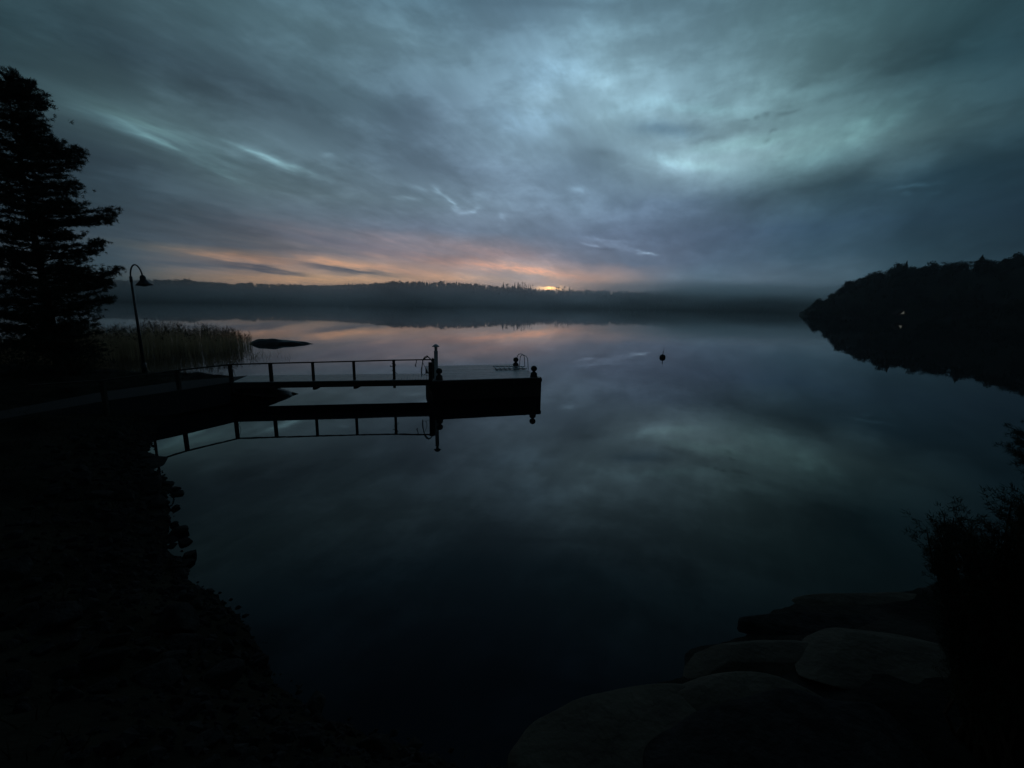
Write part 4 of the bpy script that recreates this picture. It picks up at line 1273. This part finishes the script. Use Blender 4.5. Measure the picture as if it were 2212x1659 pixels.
# leaves hanging off the stems
sel = r_.integers(0, len(pos), 9000)
lp = pos[sel] + np.array([0, 0, 1]) * (ht[sel] * r_.uniform(.3, .85, len(sel)))[:, None]
V2, F2, _ = blades(lp, r_.uniform(.25, .55, len(lp)), r_.uniform(.5, 1.6, len(lp)), r_.uniform(.008, .014, len(lp)), r_, .5)
reeds = rawmesh('reed_bed', np.concatenate([V, V2]), np.concatenate([F, F2 + len(V)]), M['reed'])
tag(reeds, 'dense bed of dry brown reeds standing in the shallow water', 'reeds', kind='stuff')
selp = np.where(r_.random(len(tips)) < .3)[0]
pc = [(*(tips[i] - np.array([0, 0, .12 * k])), .25, .05, .8, r_.uniform(.7, 1.2)) for i in selp for k in (0, 1)]
V, F = tufts(pc, 6, .15, .012, r_, droop=.1)
pm = rawmesh('plumes', V, F, M['head'], reeds)
# few stray stalks on the open water
sx = []; 
for (x, y, n) in ((565, 768, 10), (578, 772, 10), (590, 768, 5), (606, 762, 5), (616, 776, 5), (626, 776, 3), (550, 775, 16), (553, 790, 10), (555, 768, 20), (545, 772, 30)):
    for _ in range(n):
        c = at(x + r_.normal(0, 5), y + r_.normal(0, 2.5)); sx.append((c.x, c.y, -.1))
sx = np.array(sx)
V, F, _ = blades(sx, r_.uniform(.15, .55, len(sx)) + (r_.random(len(sx)) < .25) * .6, r_.uniform(.1, 1.0, len(sx)), np.full(len(sx), .009), r_, .5)
tag(rawmesh('stray_reeds', V, F, M['reed']), 'sparse broken reed stalks poking out of the water right of the reed bed', 'reeds', kind='stuff')

# grass and weeds on the left bank
gp = []
for i in range(26000):
    x = r_.uniform(-26, -1.5); y = r_.uniform(1.5, 24)
    gp.append((x, y))
gp = np.array(gp); s = sdist(gp[:, 0], gp[:, 1]); z = ground(gp[:, 0], gp[:, 1])
rr = np.hypot(gp[:, 0], gp[:, 1])
keep = (s > np.interp(rr, [3, 8, 14, 20], [2.0, 1.5, .5, .25])) & (z < 2.6)
gp = gp[keep]; z = z[keep]
pos = np.stack([gp[:, 0], gp[:, 1], z - .02], -1)
V, F, _ = blades(pos, r_.uniform(.06, .24, len(pos)), r_.uniform(.2, 1.3, len(pos)), r_.uniform(.004, .009, len(pos)), r_, .5)
tag(rawmesh('grass', V, F, M['grass']), 'short rough grass on the dark left bank', 'grass', kind='stuff')


# ------------------------------------------------------------------ mist and haze
def volume_mat(name, dens, col, aniso=.3):
    m = bpy.data.materials.new(name); m.use_nodes = True; t = m.node_tree
    t.nodes.remove(t.nodes['Principled BSDF'])
    v = t.nodes.new('ShaderNodeVolumePrincipled'); v.inputs['Density'].default_value = dens
    v.inputs['Color'].default_value = (*col, 1); v.inputs['Anisotropy'].default_value = aniso
    t.links.new(v.outputs[0], t.nodes['Material Output'].inputs['Volume'])
    return m


mb = MB(); X0, X1, Y0, Y1, Z0, Z1 = -1450, 1450, -1450, 1450, -4.8, 62
mb.add([(X0, Y0, Z0), (X1, Y0, Z0), (X1, Y1, Z0), (X0, Y1, Z0), (X0, Y0, Z1), (X1, Y0, Z1), (X1, Y1, Z1), (X0, Y1, Z1)],
       [(3, 2, 1, 0), (4, 5, 6, 7), (0, 1, 5, 4), (1, 2, 6, 5), (2, 3, 7, 6), (3, 0, 4, 7)])
hz = mb.build('haze', volume_mat('evening haze', .00025, (.85, .93, .98), .6)); tag(hz, 'thin evening haze over the whole lake', 'haze', kind='stuff')


# bank of mist over the far shore: a closed body following the shoreline, denser in layers
fm_ = bpy.data.materials.new('mist'); fm_.use_nodes = True; t = fm_.node_tree
t.nodes.remove(t.nodes['Principled BSDF'])
g = t.nodes.new('ShaderNodeNewGeometry'); sp = t.nodes.new('ShaderNodeSeparateXYZ'); t.links.new(g.outputs['Position'], sp.inputs[0])


def tm(op, a, b=None, c=None, clamp=False):
    n = t.nodes.new('ShaderNodeMath'); n.operation = op; n.use_clamp = clamp
    for i_, v_ in enumerate((a, b, c)):
        if v_ is None: continue
        if isinstance(v_, bpy.types.NodeSocket): t.links.new(v_, n.inputs[i_])
        else: n.inputs[i_].default_value = v_
    return n.outputs[0]


def bump1(v, c, w):                          # exp(-((v - c) / w)^2)
    u = tm('DIVIDE', tm('SUBTRACT', v, c), w); return tm('POWER', math.exp(-1), tm('MULTIPLY', u, u))


def step1(v, a_, b_):
    n = t.nodes.new('ShaderNodeMapRange'); n.interpolation_type = 'SMOOTHSTEP'
    t.links.new(v, n.inputs[0]); n.inputs[1].default_value = a_; n.inputs[2].default_value = b_
    return n.outputs[0]


X_, Y_, Z_ = sp.outputs
mpn = t.nodes.new('ShaderNodeMapping'); mpn.inputs['Scale'].default_value = (.011, .011, .05); t.links.new(g.outputs['Position'], mpn.inputs[0])
nz = t.nodes.new('ShaderNodeTexNoise'); nz.inputs['Scale'].default_value = 1.0; nz.inputs['Detail'].default_value = 2; t.links.new(mpn.outputs[0], nz.inputs[0])
rightw = step1(X_, 20, 230)                  # the cloud sits higher and thicker towards the right
low = tm('MULTIPLY', bump1(Z_, tm('MULTIPLY_ADD', rightw, 6.0, 9.5), 10.5), tm('MULTIPLY_ADD', rightw, -.0008, .0048))
high = tm('MULTIPLY', bump1(Z_, 24.0, 7.0), tm('MULTIPLY', rightw, .019))
thin_ = tm('MULTIPLY', bump1(Z_, 1.0, 14.0), .0028)
dn = tm('MULTIPLY', tm('ADD', tm('ADD', low, high), thin_), tm('MULTIPLY_ADD', nz.outputs[0], 3.6, -.75, clamp=False))
dn = tm('MAXIMUM', dn, 0.0)
dn = tm('MULTIPLY', dn, tm('SUBTRACT', 1.0, step1(Z_, 29, 40)))
v = t.nodes.new('ShaderNodeVolumePrincipled'); v.inputs['Color'].default_value = (.93, .97, .99, 1); v.inputs['Anisotropy'].default_value = .88
t.links.new(dn, v.inputs['Density']); t.links.new(v.outputs[0], t.nodes['Material Output'].inputs['Volume'])
AAf = np.linspace(math.radians(-62), math.radians(46), 60); VV = []
for a in AAf:
    d_ = dsF(a)
    for (rr_, z_) in ((d_ - 130, -2.5), (d_ + 95, -2.5), (d_ + 95, 47), (d_ - 130, 47)):
        rr_ = max(rr_, 330 if math.degrees(a) > 25 else 200)
        VV.append((math.sin(a) * rr_, math.cos(a) * rr_, z_))
FF = []
n_ = len(AAf)
for i_ in range(n_ - 1):
    for k in range(4):
        FF.append((i_ * 4 + k, i_ * 4 + (k + 1) % 4, (i_ + 1) * 4 + (k + 1) % 4, (i_ + 1) * 4 + k))
FF.append((0, 3, 2, 1)); FF.append(tuple((n_ - 1) * 4 + k for k in range(4)))
m_ = MB().add(VV, FF)
tag(m_.build('fog_bank', fm_), 'pale evening mist lying along the far forested shore', 'fog', kind='stuff')
